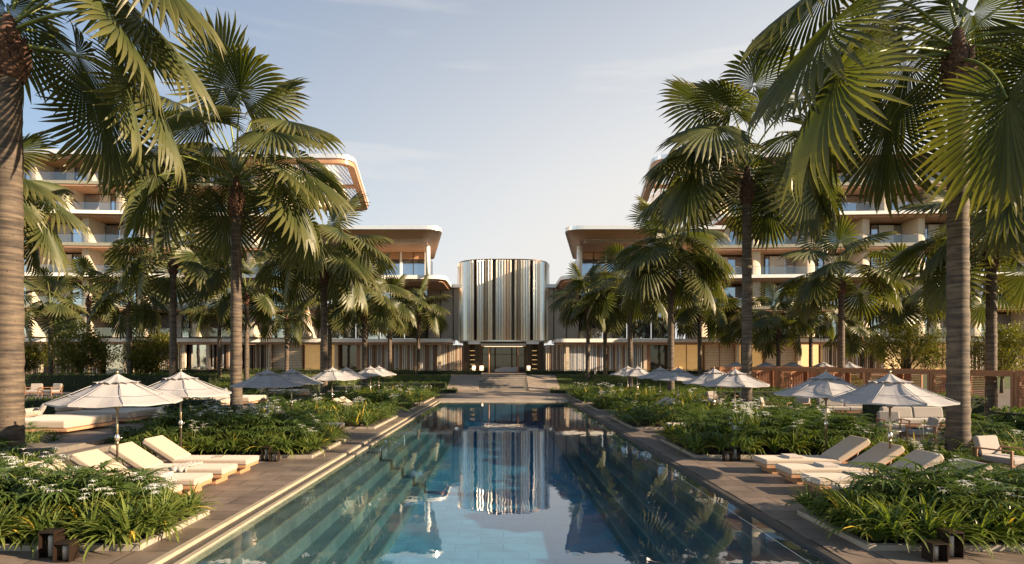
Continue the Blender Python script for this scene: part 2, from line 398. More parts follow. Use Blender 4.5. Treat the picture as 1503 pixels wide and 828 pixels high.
def crown_mb(fronds, Rb, seed, nseg=40, st=7, hubr=.22):
    """fronds: (azimuth, start elevation deg, petiole length, blade pitch deg, height offset, size)"""
    r = np.random.default_rng(seed); mb = MB()
    temps = [blade(Rb, nseg, st, seed=seed * 10 + k) for k in range(4)]
    for q, (az, e0, Lp, pitch, hz, sz) in enumerate(fronds):
        K = 9; s = np.linspace(0, 1, K)
        sag = 30 * (1 - max(0, (e0 - 55)) / 50) + 8
        e = np.radians(e0 - sag * s ** 1.2)
        ds = Lp / (K - 1)
        h = np.concatenate([[0], np.cumsum(np.cos(e[:-1]) * ds)]) + hubr * max(.2, math.cos(R(e0)))
        z = np.concatenate([[0], np.cumsum(np.sin(e[:-1]) * ds)]) + hz
        ca, sa = math.cos(az), math.sin(az)
        pts = np.stack([h * ca, h * sa, z], -1)
        mb.tube(pts, np.linspace(.048, .022, K) * (Rb / 2.3), 6, 1, False)
        eb = e[-1] - R(pitch)
        dx = np.array([ca * math.cos(eb), sa * math.cos(eb), math.sin(eb)])
        roll = r.uniform(-.5, .5)
        dy = np.array([-sa, ca, 0]); dz = np.cross(dx, dy)
        dy2 = dy * math.cos(roll) + dz * math.sin(roll); dz2 = np.cross(dx, dy2)
        v, f, t = temps[q % 4]
        v = v * sz
        # folding of the two halves and gravity
        fold = r.uniform(.05, .45)
        ay = np.abs(v[:, 1]); zl = v[:, 2] - fold * ay * (ay / (Rb * sz)) ** .5
        w = pts[-1] + v[:, :1] * dx + v[:, 1:2] * dy2 + zl[:, None] * dz2
        dist = np.linalg.norm(v[:, :2], axis=1) / (Rb * sz)
        g = (.05 + .13 * r.random() ** 1.5) * Rb * sz * np.clip(dist, 0, 1.4) ** 2.4 * max(.25, math.cos(eb))
        w[:, 2] -= g
        mb.add(w, f, 0, t)
    return mb

def frond_list(n, Lp, seed, emax=88, emin=-4, spread=1.):
    r = np.random.default_rng(seed); out = []
    ph = r.uniform(0, 6.28)
    for i in range(n):
        t = (i + .5) / n
        az = ph + i * 2.39996 + r.normal(0, .12)
        e0 = emax - (emax - emin) * t ** .85 + r.normal(0, 4)
        dlt = (az + PI / 2 + PI) % (2 * PI) - PI     # lower leaves are not grown straight over the collar's front
        if e0 < 40 and abs(dlt) < .75: az += .75 * (1 if dlt >= 0 else -1)
        pitch = 4 + 38 * t + r.normal(0, 10)
        out.append((az, e0, Lp * (.85 + .3 * r.random()) * (1.18 - .2 * t), pitch, .9 * (1 - t), .82 + .24 * r.random()))
    return out

def trunk_mb(h, r0, r1, seed, lean=(0, 0), ns=None):
    r = np.random.default_rng(seed)
    n = 28; K = int(h / .16) if ns is None else ns
    z = np.linspace(-.15, h, K); s = np.clip(z / h, 0, 1)
    rad = r1 + (r0 - r1) * (1 - s) ** .8 + .14 * r0 * np.exp(-z / .5)
    rad = rad * (1 + .022 * np.sign(np.sin(np.arange(K) * PI)) + r.normal(0, .012, K))
    rad = rad * (1 + .030 * (np.arange(K) % 2) * r.uniform(.2, 1.4, K))
    cx = lean[0] * s ** 2; cy = lean[1] * s ** 2
    ang = np.arange(n) * 2 * PI / n
    rr = rad[:, None] * (1 + r.normal(0, .008, (K, n)))
    v = np.stack([cx[:, None] + rr * np.cos(ang), cy[:, None] + rr * np.sin(ang), np.repeat(z[:, None], n, 1)], -1).reshape(-1, 3)
    i = np.arange(K - 1)[:, None] * n; j = np.arange(n)[None, :]; j2 = (j + 1) % n
    f = np.stack([i + j, i + j2, i + n + j2, i + n + j], -1).reshape(-1, 4)
    mb = MB(); mb.add(v, f, 0, None, True)
    return mb

def boot_mb(r0, hh, seed, n=90):
    """fibrous collar of broken leaf bases below the crown; origin at its top"""
    r = np.random.default_rng(seed); mb = MB()
    mb.lathe([(r0 * .8, -hh), (r0 * 1.15, -hh * .8), (r0 * 1.3, -hh * .45), (r0 * 1.1, -.05), (r0 * .75, hh * .45), (r0 * .45, hh * .95), (0.02, hh * 1.05)], 14)
    for i in range(n):
        t = i / n; z = -hh + t * hh * 1.35 + r.normal(0, .03); a = i * 2.4 + r.normal(0, .2)
        rb = r0 * (1.0 + .38 * math.sin(PI * min(1, (z + hh) / (hh * 1.3)))) 
        if z > 0: rb *= 1 - .4 * z / hh
        w = r.uniform(.05, .11) * r0 / .3; l = r.uniform(.12, .24) * r0 / .3; tilt = r.uniform(.25, .8)
        c = np.array([math.cos(a), math.sin(a), 0]); s = np.array([-c[1], c[0], 0]); u = np.array([0, 0, 1.]) * math.cos(tilt) + c * math.sin(tilt)
        b = c * (rb * .92) + np.array([0, 0, z]); th = .025
        o = np.cross(s, u)
        v = [b - s * w, b + s * w, b + s * w * .7 + u * l * r.uniform(.7, 1), b - s * w * .75 + u * l]
        v += [p - o * th * -1 for p in v]
        mb.add(v, [(0, 1, 2, 3), (7, 6, 5, 4), (0, 4, 5, 1), (1, 5, 6, 2), (2, 6, 7, 3), (3, 7, 4, 0)])
    return mb

def palm(loc, hub, r0, Rb, Lp, n, seed, label, group, nseg=40, st=7, fronds=None, lean=(0, 0), extra=True, boot=1., top=0):
    e = empty('palm_tree', loc, 0, label, 'palm tree', group)
    tr = trunk_mb(hub, r0, r0 * .78, seed, lean).build('trunk', M['trunk'], e)
    fl = fronds or frond_list(n, Lp, seed)
    crown_mb(fl, Rb, seed, nseg, st, r0 * .8).build('crown', [M['palm'], M['stalk']], e, loc=(lean[0], lean[1], hub + top))
    b = boot_mb(r0 * .92, boot, seed, 90 if r0 > .2 else 60).build('leaf_base_collar', M['boot'], e, loc=(lean[0], lean[1], hub - .1))
    return e
# ------------------------------------------------------------------ furniture
def make_parasol():
    e = empty('parasol')
    H, r = 2.72, 1.42
    n = 8
    p = MB(); p.cyl((0, 0, .02), (0, 0, 2.62), .026, n=12); p.cyl((0, 0, 1.0), (0, 0, 1.1), .035, n=12); p.build('pole', M['pole'], e)
    k = MB(); k.lathe([(.03, 1.1), (.055, 1.13), (.06, 1.18), (.05, 1.24), (.03, 1.27)], 14); k.cyl((0, 0, 1.18), (.10, 0, 1.18), .009); k.build('crank_housing', M['pole_silver'], e)
    b = MB(); b.lathe([(.0, 0), (.30, 0), (.30, .035), (.26, .05), (.05, .06), (.045, .22), (0, .22)], 20); b.build('base_plate', M['darkstone'], e)
    def canopy(r0, z0, r1, z1, rings, seams, hem, sag):
        mb = MB(); ang = PI / 8 + np.arange(n * 6) * 2 * PI / (n * 6); vs = []
        for q in range(rings):
            t = q / (rings - 1); rr = r0 + (r1 - r0) * t; z = z0 + (z1 - z0) * t - .05 * math.sin(PI * t) * sag
            c = np.cos((np.mod(ang - PI / 8, PI / 4)) - PI / 8)
            rad = rr * math.cos(PI / 8) / c * (1 - .035 * t * np.sin(np.mod(ang - PI / 8, PI / 4) * 4) ** 2)
            dip = -.035 * t * sag * np.sin(np.mod(ang - PI / 8, PI / 4) * 4) ** 2
            vs.append(np.stack([rad * np.cos(ang), rad * np.sin(ang), z + dip], 1))
        if hem:
            last = vs[-1].copy(); last[:, 2] -= hem; vs.append(last)
        m = n * 6; v = np.concatenate(vs); K = len(vs)
        i = np.arange(K - 1)[:, None] * m; j = np.arange(m)[None, :]; j2 = (j + 1) % m
        f = np.stack([i + j, i + j2, i + m + j2, i + m + j], -1).reshape(-1, 4)
        mb.add(v, f, 0)
        return mb
    cm = canopy(.34, H - .185, r, H - .66, 8, True, .035, 1.)
    for a in range(n):   # sewn seam along each rib and around the middle
        t = a * PI / 4 + PI / 8
        cm.tube([(.4 * math.cos(t), .4 * math.sin(t), H - .215), (.9 * math.cos(t), .9 * math.sin(t), H - .44), (r * math.cos(t), r * math.sin(t), H - .655)], .009, 5, 0)
    cm.build('canopy', M['canvas'], e)
    sm = MB()
    for a in range(n):
        t0 = a * PI / 4 + PI / 8; t1 = t0 + PI / 4; rr = .98; z = H - .49
        sm.tube([(rr * math.cos(t0), rr * math.sin(t0), z), ((rr * math.cos(t0) + rr * math.cos(t1)) / 2, (rr * math.sin(t0) + rr * math.sin(t1)) / 2, z - .014), (rr * math.cos(t1), rr * math.sin(t1), z)], .006, 4, 0)
    sm.build('seam', M['slatg'], e)
    v = canopy(.03, H - .0, .50, H - .205, 5, True, .0, .8)
    vm = v.v[0]; ang = np.arctan2(vm[-n * 6:, 1], vm[-n * 6:, 0]); vm[-n * 6:, 2] += .035 * np.abs(np.sin(ang * 8)) ; 
    v.build('vent_canopy', M['canvas'], e)
    f = MB(); f.lathe([(.0, H + .09), (.025, H + .075), (.033, H + .045), (.022, H + .015), (.03, H - .01), (0, H - .02)], 12); f.build('finial', M['pole'], e)
    hb = MB(); hb.lathe([(.03, H - .85), (.06, H - .84), (.06, H - .78), (.03, H - .77)], 12); hb.build('hub', M['pole'], e)
    for a in range(n):
        t = a * PI / 4 + PI / 8; c, s = math.cos(t), math.sin(t); rb = MB()
        rb.cyl((.04 * c, .04 * s, H - .16), (r * .985 * c, r * .985 * s, H - .69), .011, n=6)
        rb.cyl((.06 * c, .06 * s, H - .81), (.85 * c, .85 * s, H - .46), .008, n=5)
        rb.build('rib', M['pole_silver'], e)
    return e

def make_lounger(s):
    """foot end at x=0, head towards +x (s mirrors nothing: placed with rotation)"""
    e = empty('sun_lounger')
    w = .42
    b = MB(); b.box(.22, 2.35, -w + .1, w - .1, 0, .17); b.build('plinth', M['teak'], e, bev=.008)
    p = MB(); p.box(.03, 2.5, -w, w, .17, .25); p.build('platform', M['teak'], e, bev=.01)
    m = MB(); m.box(0, 2.02, -w - .01, w + .01, .252, .40); m.build('mattress', M['cushion'], e, bev=.045)
    k = MB(); k.box(0, 1.02, -w - .01, w + .01, 0, .16); o = k.build('back_cushion', M['cushion'], e, bev=.045, loc=(1.98, 0, .29)); o.rotation_euler = (0, R(-33), 0)
    g = MB(); g.box(.02, .98, -w + .04, w - .04, -.035, -.003); o = g.build('backrest_board', M['teak'], e, loc=(1.98, 0, .29)); o.rotation_euler = (0, R(-33), 0)
    for y in (-.25, .25):
        l = MB(); l.cyl((2.6, y, .62), (2.42, y, .2), .014); l.build('backrest_support', M['bronze'], e)
    return e
def towel(label, loc, rz, group=None):
    mb = MB()
    for i in range(3): mb.box(-.2 + .006 * i, .2 - .004 * i, -.27, .27 - .01 * i, i * .022, i * .022 + .02)
    return tag(mb.build('folded_towel', M['towel'], bev=.008, loc=loc), label, 'towel', group)
def drape(label, loc, rz):
    nx, ny = 14, 26; r = np.random.default_rng(3); mb = MB()
    x = np.linspace(-.2, .2, nx); y = np.linspace(-.5, .5, ny); X, Y = np.meshgrid(x, y, indexing='ij')
    Z = .012 + .02 * np.abs(np.sin(X * 30 + Y * 4)) + .008 * np.sin(Y * 17)
    over = np.clip(np.abs(Y) - .43, 0, 1); Y2 = np.sign(Y) * np.minimum(np.abs(Y), .445 + .02 * np.sin(X * 40)); Z = Z - over * 1.4
    v = np.stack([X + .03 * np.sin(Y * 9), Y2, Z], -1).reshape(-1, 3)
    i = np.arange(nx - 1)[:, None] * ny; j = np.arange(ny - 1)[None, :]
    f = np.stack([i + j, i + ny + j, i + ny + j + 1, i + j + 1], -1).reshape(-1, 4)
    mb.add(v, f, 0, None, True); o = mb.build('throw', M['towel'], loc=loc); o.rotation_euler.z = rz
    s = o.modifiers.new('solid', 'SOLIDIFY'); s.thickness = .012; s.offset = 1
    return tag(o, label, 'throw')
def book(label, loc, rz):
    mb = MB(); mb.box(-.12, .12, -.17, .17, 0, .025); o = mb.build('book', M['book'], loc=loc, bev=.004); o.rotation_euler.z = rz
    return tag(o, label, 'book')

def make_armchair(cush='cushg'):
    """faces -Y"""
    e = empty('armchair'); w, d = .40, .40
    for sx in (-1, 1):
        for sy in (-1, 1):
            l = MB(); l.box(sx * w - .025, sx * w + .025, sy * d - .025, sy * d + .025, 0, .60 if sy < 0 else .58); l.build('leg', M['brownwood'], e, bev=.006)
        a = MB(); a.box(sx * w - .04, sx * w + .04, -d - .03, d + .03, .58, .615); a.build('armrest', M['brownwood'], e, bev=.01)
    f = MB(); f.box(-w + .027, w - .027, -d, d, .22, .27); f.build('seat_frame', M['brownwood'], e)
    c = MB(); c.box(-w + .04, w - .04, -d - .02, d - .05, .272, .43); c.build('seat_cushion', M[cush], e, bev=.05)
    b = MB(); b.box(-w + .04, w - .04, -.08, .08, 0, .48); o = b.build('back_cushion', M[cush], e, bev=.06, loc=(0, d - .02, .40)); o.rotation_euler = (R(-14), 0, 0)
    g = MB()
    for i in range(5): g.box(-w + .03, w - .03, .10, .125, .02 + i * .09, .065 + i * .09)
    o = g.build('back_slats', M['brownwood'], e, loc=(0, d - .02, .36)); o.rotation_euler = (R(-14), 0, 0)
    return e
def make_table(r=.45, h=.42):
    e = empty('round_table')
    t = MB(); t.lathe([(0, h - .035), (r - .02, h - .035), (r, h - .02), (r, h - .008), (r - .01, h), (0, h)], 36); t.build('tabletop', M['tabletop'], e)
    p = MB(); p.lathe([(0, 0), (r * .55, 0), (r * .55, .02), (.05, .04), (.045, h - .06), (.12, h - .037), (0, h - .037)], 20); p.build('pedestal', M['brownwood'], e)
    return e
def make_sofa(L=2.6):
    e = empty('sofa')
    b = MB(); b.box(-L / 2, L / 2, -.45, .45, .12, .24); b.box(-L / 2, L / 2, .40, .47, .24, .60); b.build('frame', M['brownwood'], e, bev=.01)
    for x in (-L / 2 + .06, L / 2 - .06):
        for y in (-.38, .38):
            l = MB(); l.box(x - .03, x + .03, y - .03, y + .03, 0, .12); l.build('leg', M['brownwood'], e)
    n = 2
    for i in range(n):
        x0 = -L / 2 + .04 + i * (L - .08) / n; x1 = x0 + (L - .08) / n - .01
        s = MB(); s.box(x0, x1, -.44, .30, .242, .43); s.build('seat_cushion', M['cushg'], e, bev=.05)
        k = MB(); k.box(x0, x1, -.1, .1, 0, .48); o = k.build('back_cushion', M['cushg'], e, bev=.07, loc=(0, .30, .40)); o.rotation_euler = (R(-12), 0, 0)
    return e
def make_daybed(L=3.2, Wd=1.7):
    """long side along X, head bolster at -X"""
    e = empty('daybed')
    p = MB(); p.box(-L / 2 + .2, L / 2 - .2, -Wd / 2 + .2, Wd / 2 - .2, 0, .1); p.build('plinth', M['brownwood'], e)
    q = MB(); q.box(-L / 2 - .05, L / 2 + .12, -Wd / 2 - .08, Wd / 2 + .08, .1, .19); q.build('platform', M['teak'], e, bev=.012)
    m = MB(); m.box(-L / 2, L / 2, -Wd / 2, Wd / 2, .192, .46); m.build('mattress', M['cushion'], e, bev=.07)
    h = MB(); h.box(-L / 2 - .02, -L / 2 + .28, -Wd / 2, Wd / 2, .462, .72); h.build('bolster', M['cushion'], e, bev=.1)
    return e
def pillow(label, loc, rot, group, mat='cushg', s=(.62, .42, .2)):
    n = 14; u = np.linspace(-1, 1, n); U, V = np.meshgrid(u, u, indexing='ij')
    h = np.clip((1 - U ** 4) * (1 - V ** 4), 0, 1) ** .5
    top = np.stack([U * s[0] / 2 * (1 - .08 * (1 - V ** 2) * 0), V * s[1] / 2, h * s[2] / 2], -1).reshape(-1, 3)
    bot = top * [1, 1, -1]
    i = np.arange(n - 1)[:, None] * n; j = np.arange(n - 1)[None, :]
    f = np.stack([i + j, i + n + j, i + n + j + 1, i + j + 1], -1).reshape(-1, 4)
    mb = MB(); mb.add(top, f, 0, None, True); mb.add(bot, f[:, ::-1], 0, None, True)
    o = mb.build('pillow', M[mat], loc=loc); o.rotation_euler = rot
    return tag(o, label, 'pillow', group)
def make_lantern(h=.42, w=.24):
    e = empty('lantern'); t = .012
    f = MB()
    f.box(-w / 2, w / 2, -w / 2, w / 2, 0, .025); f.box(-w / 2, w / 2, -w / 2, w / 2, h - .025, h)
    f.box(-w / 2, -w / 2 + t, -w / 2, w / 2, .025, h - .025); f.box(w / 2 - t, w / 2, -w / 2, w / 2, .025, h - .025)
    f.build('housing', M['lantern'], e)
    g = MB(); g.lathe([(.0, .027), (w * .2, .027), (w * .2, h * .78), (w * .17, h * .8), (0, h * .8)], 18); g.build('glass_cylinder', M['candleg'], e)
    k = MB(); k.lathe([(0, h * .80), (w * .1, h * .80), (w * .1, h * .88), (0, h * .88)], 12); k.build('cap', M['lantern'], e)
    return e

# ------------------------------------------------------------------ plants
def strap_clump(seed, n=46, L=.72, W=.05, erect=1.0):
    r = np.random.default_rng(seed)
    az = r.uniform(0, 2 * PI, n); t = r.random(n)
    el = np.radians(80 - 45 * t) * erect; bend = np.radians(50 + 70 * t) * r.uniform(.7, 1.25, n)
    base = np.stack([np.cos(az) * .06 * t, np.sin(az) * .06 * t, np.zeros(n)], 1)
    v, f, tt = ribbons(base, az, el, L * r.uniform(.65, 1.15, n), W * r.uniform(.8, 1.2, n), bend, 7, .22)
    mi = np.repeat((r.random(n) < .035).astype(int), 12)
    mb = MB(); mb.add(v, f, mi, tt); return mb
def flower_mb(seed, stems=3, h=.75, petals=8, pl=.10):
    r = np.random.default_rng(seed); mb = MB()
    for s in range(stems):
        a = r.uniform(0, 2 * PI); lean = r.uniform(.1, .32); hh = h * r.uniform(.85, 1.15)
        p = np.array([[0, 0, .1], [math.cos(a) * lean * .4, math.sin(a) * lean * .4, hh * .6], [math.cos(a) * lean, math.sin(a) * lean, hh]])
        mb.tube(p, .006, 4, 1, False)
        for k in range(3):
            c = p[2] + r.normal(0, .045, 3); n = petals
            az = np.arange(n) * 2 * PI / n + r.uniform(0, 1)
            v, f, tt = ribbons(np.repeat(c[None], n, 0), az, np.full(n, r.uniform(.3, .9)), pl * r.uniform(.8, 1.2, n), .009, np.full(n, 1.9), 5, .1)
            mb.add(v, f, 0, tt)
    return mb
def fan_clump(seed, stems=9, h=.95, leaf=.40):
    r = np.random.default_rng(seed); mb = MB(); B = []; A = []; E = []; Ls = []
    for s in range(stems):
        a = r.uniform(0, 2 * PI); el = R(r.uniform(38, 85)); L = h * r.uniform(.45, .8)
        K = 4; q = np.linspace(0, 1, K); e = el - .5 * q
        x = np.cumsum(np.cos(e)) * L / K; z = np.cumsum(np.sin(e)) * L / K
        pts = np.stack([x * math.cos(a), x * math.sin(a), z], 1); pts = np.concatenate([[[0, 0, 0]], pts])
        mb.tube(pts, .007, 4, 1, False)
        n = 13; th = np.radians(np.linspace(-125, 125, n))
        # leaflets in the plane of the leaf
        tilt = e[-1] - .5
        d = np.array([math.cos(a) * math.cos(tilt), math.sin(a) * math.cos(tilt), math.sin(tilt)]); sd = np.array([-math.sin(a), math.cos(a), 0])
        dirs = np.cos(th)[:, None] * d + np.sin(th)[:, None] * sd
        B.append(np.repeat(pts[-1][None], n, 0)); A.append(np.arctan2(dirs[:, 1], dirs[:, 0])); E.append(np.arcsin(np.clip(dirs[:, 2], -1, 1)) + .12)
        Ls.append(leaf * (.7 + .3 * np.cos(th)) * r.uniform(.85, 1.1, n))
    N = sum(len(x) for x in A)
    v, f, tt = ribbons(np.concatenate(B), np.concatenate(A), np.concatenate(E), np.concatenate(Ls), .036, np.full(N, 1.0), 6, .18)
    mb.add(v, f, 0, tt); return mb
def broad_clump(seed, n=110, rad=.42, h=.55, leaf=.13):
    r = np.random.default_rng(seed)
    a = r.uniform(0, 2 * PI, n); rr = rad * r.random(n) ** .5; z = h * r.random(n) ** .6 * (1 - .5 * (rr / rad) ** 2)
    base = np.stack([rr * np.cos(a), rr * np.sin(a), z], 1)
    v, f, tt = ribbons(base, a + r.normal(0, .9, n), r.uniform(0, 1.1, n), leaf * r.uniform(.7, 1.3, n), leaf * .42, np.full(n, .9), 4, .15)
    mb = MB(); mb.add(v, f, 0, tt); return mb

def leaf_cloud(mb, pts, nrm, size, r, m=0):
    """small folded leaves at points, roughly facing nrm"""
    n = len(pts); az = r.uniform(0, 2 * PI, n)
    a2 = np.arctan2(nrm[:, 1], nrm[:, 0]) + r.normal(0, .9, n)
    el = np.arcsin(np.clip(nrm[:, 2], -1, 1)) * .5 + r.normal(.1, .55, n)
    v, f, tt = ribbons(pts, a2, el, size * r.uniform(.7, 1.4, n), size * .55, r.uniform(.2, 1.2, n), 3, .12)
    mb.add(v, f, m, tt)
def hedge(x0, x1, y0, y1, z0, z1, label, dens=95, size=.11, seed=0, group='clipped hedges of the garden', faces='xXyYZ'):
    r = np.random.default_rng(seed); e = empty('hedge', ((x0 + x1) / 2, (y0 + y1) / 2, z0), 0, label, 'hedge', group)
    a, b, h = (x1 - x0) / 2, (y1 - y0) / 2, z1 - z0
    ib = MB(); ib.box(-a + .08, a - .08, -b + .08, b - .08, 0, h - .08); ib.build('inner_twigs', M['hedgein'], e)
    P = []; Nn = []
    def face(c, u, v, nn, area):
        k = int(area * dens); s = r.uniform(-1, 1, (k, 2)); p = np.array(c) + s[:, :1] * np.array(u) + s[:, 1:] * np.array(v)
        bump = .05 * np.sin(p[:, 0] * 3.1 + p[:, 1] * 2.3) + .04 * np.sin(p[:, 0] * 7.7 - p[:, 2] * 5) + r.normal(0, .035, k)
        P.append(p + bump[:, None] * np.array(nn) - .04 * np.array(nn)); Nn.append(np.repeat(np.array([nn], float), k, 0))
    face((0, 0, h), (a, 0, 0), (0, b, 0), (0, 0, 1), 4 * a * b)
    face((0, -b, h / 2), (a, 0, 0), (0, 0, h / 2), (0, -1, 0), 2 * a * h)
    face((-a, 0, h / 2), (0, b, 0), (0, 0, h / 2), (-1, 0, 0), 2 * b * h)
    face((a, 0, h / 2), (0, b, 0), (0, 0, h / 2), (1, 0, 0), 2 * b * h)
    mb = MB(); leaf_cloud(mb, np.concatenate(P), np.concatenate(Nn), size, r); mb.build('foliage', M['hedge'], e)
    return e
def bushy_tree(loc, h, rad, seed, label, mat='bush', n=10000, size=.19, group='leafy trees in front of the hotel'):
    r = np.random.default_rng(seed); e = empty('leafy_tree', loc, 0, label, 'tree', group)
    t = MB()
    limbs = []
    t.tube([(0, 0, -.1), (.05, 0, h * .2), (.0, .08, h * .45)], [.16, .12, .08], 9)
    for k in range(9):
        a = k * 2.4; l = rad * r.uniform(.5, .9); z0 = h * r.uniform(.12, .35); z1 = h * r.uniform(.45, .85)
        p = [(0, 0, z0), (math.cos(a) * l * .45, math.sin(a) * l * .45, (z0 + z1) / 2), (math.cos(a) * l, math.sin(a) * l, z1)]
        t.tube(p, [.07, .045, .018], 6); limbs.append(p[2])
    t.build('trunk', M['bark'], e)
    P = []; Nn = []; nc = 34
    for k in range(nc):
        d = r.normal(0, 1, 3); d /= np.linalg.norm(d); d[2] = d[2] * .9
        c = np.array([0, 0, h * .56]) + d * np.array([rad * .78, rad * .78, h * .36]) * r.uniform(.45, 1)
        rc = rad * r.uniform(.22, .42); m = n // nc
        q = r.normal(0, 1, (m, 3)); q /= np.linalg.norm(q, axis=1)[:, None]; q[:, 2] *= .8
        P.append(c + q * rc * r.uniform(.55, 1.1, (m, 1))); Nn.append(q)
    P = np.concatenate(P); Nn = np.concatenate(Nn); ok = P[:, 2] > h * .1
    mb = MB(); leaf_cloud(mb, P[ok], Nn[ok], size, r); mb.build('crown', M[mat], e)
    return e
# ------------------------------------------------------------------ hotel
GZ = 1.6          # plaza level of the buildings
def rounded(poly, rads, seg=8):
    out = []; n = len(poly)
    for i in range(n):
        p = np.array(poly[i], float); a = np.array(poly[i - 1], float); b = np.array(poly[(i + 1) % n], float); rr = rads[i]
        if rr <= 0: out.append(tuple(p)); continue
        u = (a - p) / np.linalg.norm(a - p); v = (b - p) / np.linalg.norm(b - p)
        for k in range(seg + 1):
            t = k / seg; out.append(tuple((1 - t) ** 2 * (p + u * rr) + 2 * t * (1 - t) * p + t * t * (p + v * rr)))
    return out
def build_wing(s):
    side = 'left' if s < 0 else 'right'
    W = empty('hotel_wing', (s * 20, 76, GZ), 0,
              'cream hotel wing with long white balcony bands, %s of the ribbed drum' % side, 'hotel')
    ox, oy, oz = s * 20, 76, GZ
    def X(u): return s * u - ox
    def sh(u): return -.07 * max(0, u - 24)            # the long wing turns slightly towards the pool
    def slab(name, poly, z0, z1, m, rads=None, **k):
        poly = rounded(poly, rads) if rads else poly
        mb = MB(); pts = [(X(u), y - oy) for u, y in poly]
        if s > 0: pts = pts[::-1]
        if s < 0: pts = pts
        # orientation fixed so that prisms face outwards
        ar = sum(pts[i - 1][0] * pts[i][1] - pts[i][0] * pts[i - 1][1] for i in range(len(pts)))
        if ar < 0: pts = pts[::-1]
        mb.prism(pts, z0 - oz, z1 - oz, 0, k.get('top', 0), k.get('bot', 0))
        return mb.build(name, m, W)
    def bx(name, u0, u1, y0, y1, z0, z1, m, sheared=True, parent=None):
        mb = MB(); um = (u0 + u1) / 2; d = sh(um) if sheared else 0
        mb.box(X(u0), X(u1), y0 + d - oy, y1 + d - oy, z0 - oz, z1 - oz)
        return mb.build(name, m, parent or W)
    def bandpoly(u0, u1, yf, yb):
        return [(u0, yf + sh(u0)), (24, yf), (u1, yf + sh(u1)), (u1, yb), (u0, yb)] if u0 < 24 else [(u0, yf + sh(u0)), (u1, yf + sh(u1)), (u1, yb), (u0, yb)]
    # ---- ground floor canopy band, long white fascia with rounded inner end
    wm = [M['white'], M['soffit']]
    slab('canopy_slab', [(6.6, 77.5), (24, 77.5), (70, 77.5 + sh(70)), (70, 84), (6.6, 84)], 5.55, 6.0, wm, [1.3, 0, 0, 0, 0], bot=1)
    slab('canopy_soffit', [(6.9, 77.75), (24, 77.75), (70, 77.75 + sh(70)), (70, 84), (6.9, 84)], 5.25, 5.547, [M['soffit'], M['soffit']], [1.0, 0, 0, 0, 0], bot=1)
    # ---- ground floor back wall and screens
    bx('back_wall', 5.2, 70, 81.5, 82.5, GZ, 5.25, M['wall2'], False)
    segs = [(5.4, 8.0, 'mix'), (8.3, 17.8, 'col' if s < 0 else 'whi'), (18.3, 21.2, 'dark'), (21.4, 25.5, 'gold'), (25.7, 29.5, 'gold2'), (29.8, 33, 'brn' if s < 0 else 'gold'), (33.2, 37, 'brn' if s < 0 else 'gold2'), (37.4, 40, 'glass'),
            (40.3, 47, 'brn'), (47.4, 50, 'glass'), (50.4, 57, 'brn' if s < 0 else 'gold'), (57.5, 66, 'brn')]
    r = np.random.default_rng(5 if s < 0 else 6)
    for u0, u1, k in segs:
        y = 78.6; d = sh((u0 + u1) / 2)
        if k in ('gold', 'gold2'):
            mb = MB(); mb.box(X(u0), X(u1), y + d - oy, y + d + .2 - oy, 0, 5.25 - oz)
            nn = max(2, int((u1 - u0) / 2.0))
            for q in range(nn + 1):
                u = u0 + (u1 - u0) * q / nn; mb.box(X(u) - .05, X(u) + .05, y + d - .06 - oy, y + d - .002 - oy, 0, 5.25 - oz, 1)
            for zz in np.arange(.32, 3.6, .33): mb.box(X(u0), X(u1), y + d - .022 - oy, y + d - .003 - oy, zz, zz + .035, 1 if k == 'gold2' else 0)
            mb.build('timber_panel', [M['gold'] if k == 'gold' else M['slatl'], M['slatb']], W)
        elif k == 'dark': 
            bx('doorway', u0, u1, y + .6, y + .8, GZ, 5.25, M['glassd']); bx('timber_jamb', u0, u0 + .5, y - .1, y + .6, GZ, 5.25, M['slatb'])
        elif k == 'glass': bx('window', u0, u1, y + .3, y + .4, GZ, 5.25, M['litwin'] if s > 0 else M['glass'])
        else:
            mb = MB(); n = int((u1 - u0) / .25); sq = {'mix': [1, 1, 0, 1], 'col': [1, 0, 1, 2, 1, 0, 0, 1, 3], 'whi': [3, 2, 3, 3, 2, 3], 'brn': [0, 1, 0, 4, 1]}[k]
            for q in range(n):
                u = u0 + (q + .5) * (u1 - u0) / n; m_ = sq[q % len(sq)] if r.random() < .8 else r.integers(0, 4)
                w = .075 if k != 'brn' else .06
                mb.box(X(u) - w, X(u) + w, y + d - oy, y + d + .26 - oy, 0, 5.25 - oz, int(m_))
            mb.build('slat_screen', [M['slatb'], M['slatl'], M['slatg'], M['slatw'], M['bronze']], W)
            bx('screen_backing', u0, u1, y + .5, y + .6, GZ, 5.25, M['bronze'] if k == 'brn' else M['wall2'])
    for u in (8.15, 18.05, 21.3, 29.65, 37.2, 47.2, 57.25, 40.15):
        bx('column', u - .2, u + .2, 78.0, 78.4, GZ, 5.25, M['wall'])
    # ---- recessed link wall beside the drum
    bx('link_wall', 5.0, 12, 82.6, 83.6, 6.0, 13.0, M['wall'], False)
    for u in (6.7, 8.4, 10.1): bx('link_mullion', u, u + .1, 82.45, 82.597, 6.0, 13.0, M['bronze'], False)
    slab('link_roof', [(5.0, 81.8), (12, 81.8), (12, 86), (5.0, 86)], 13.0, 13.45, M['white'])
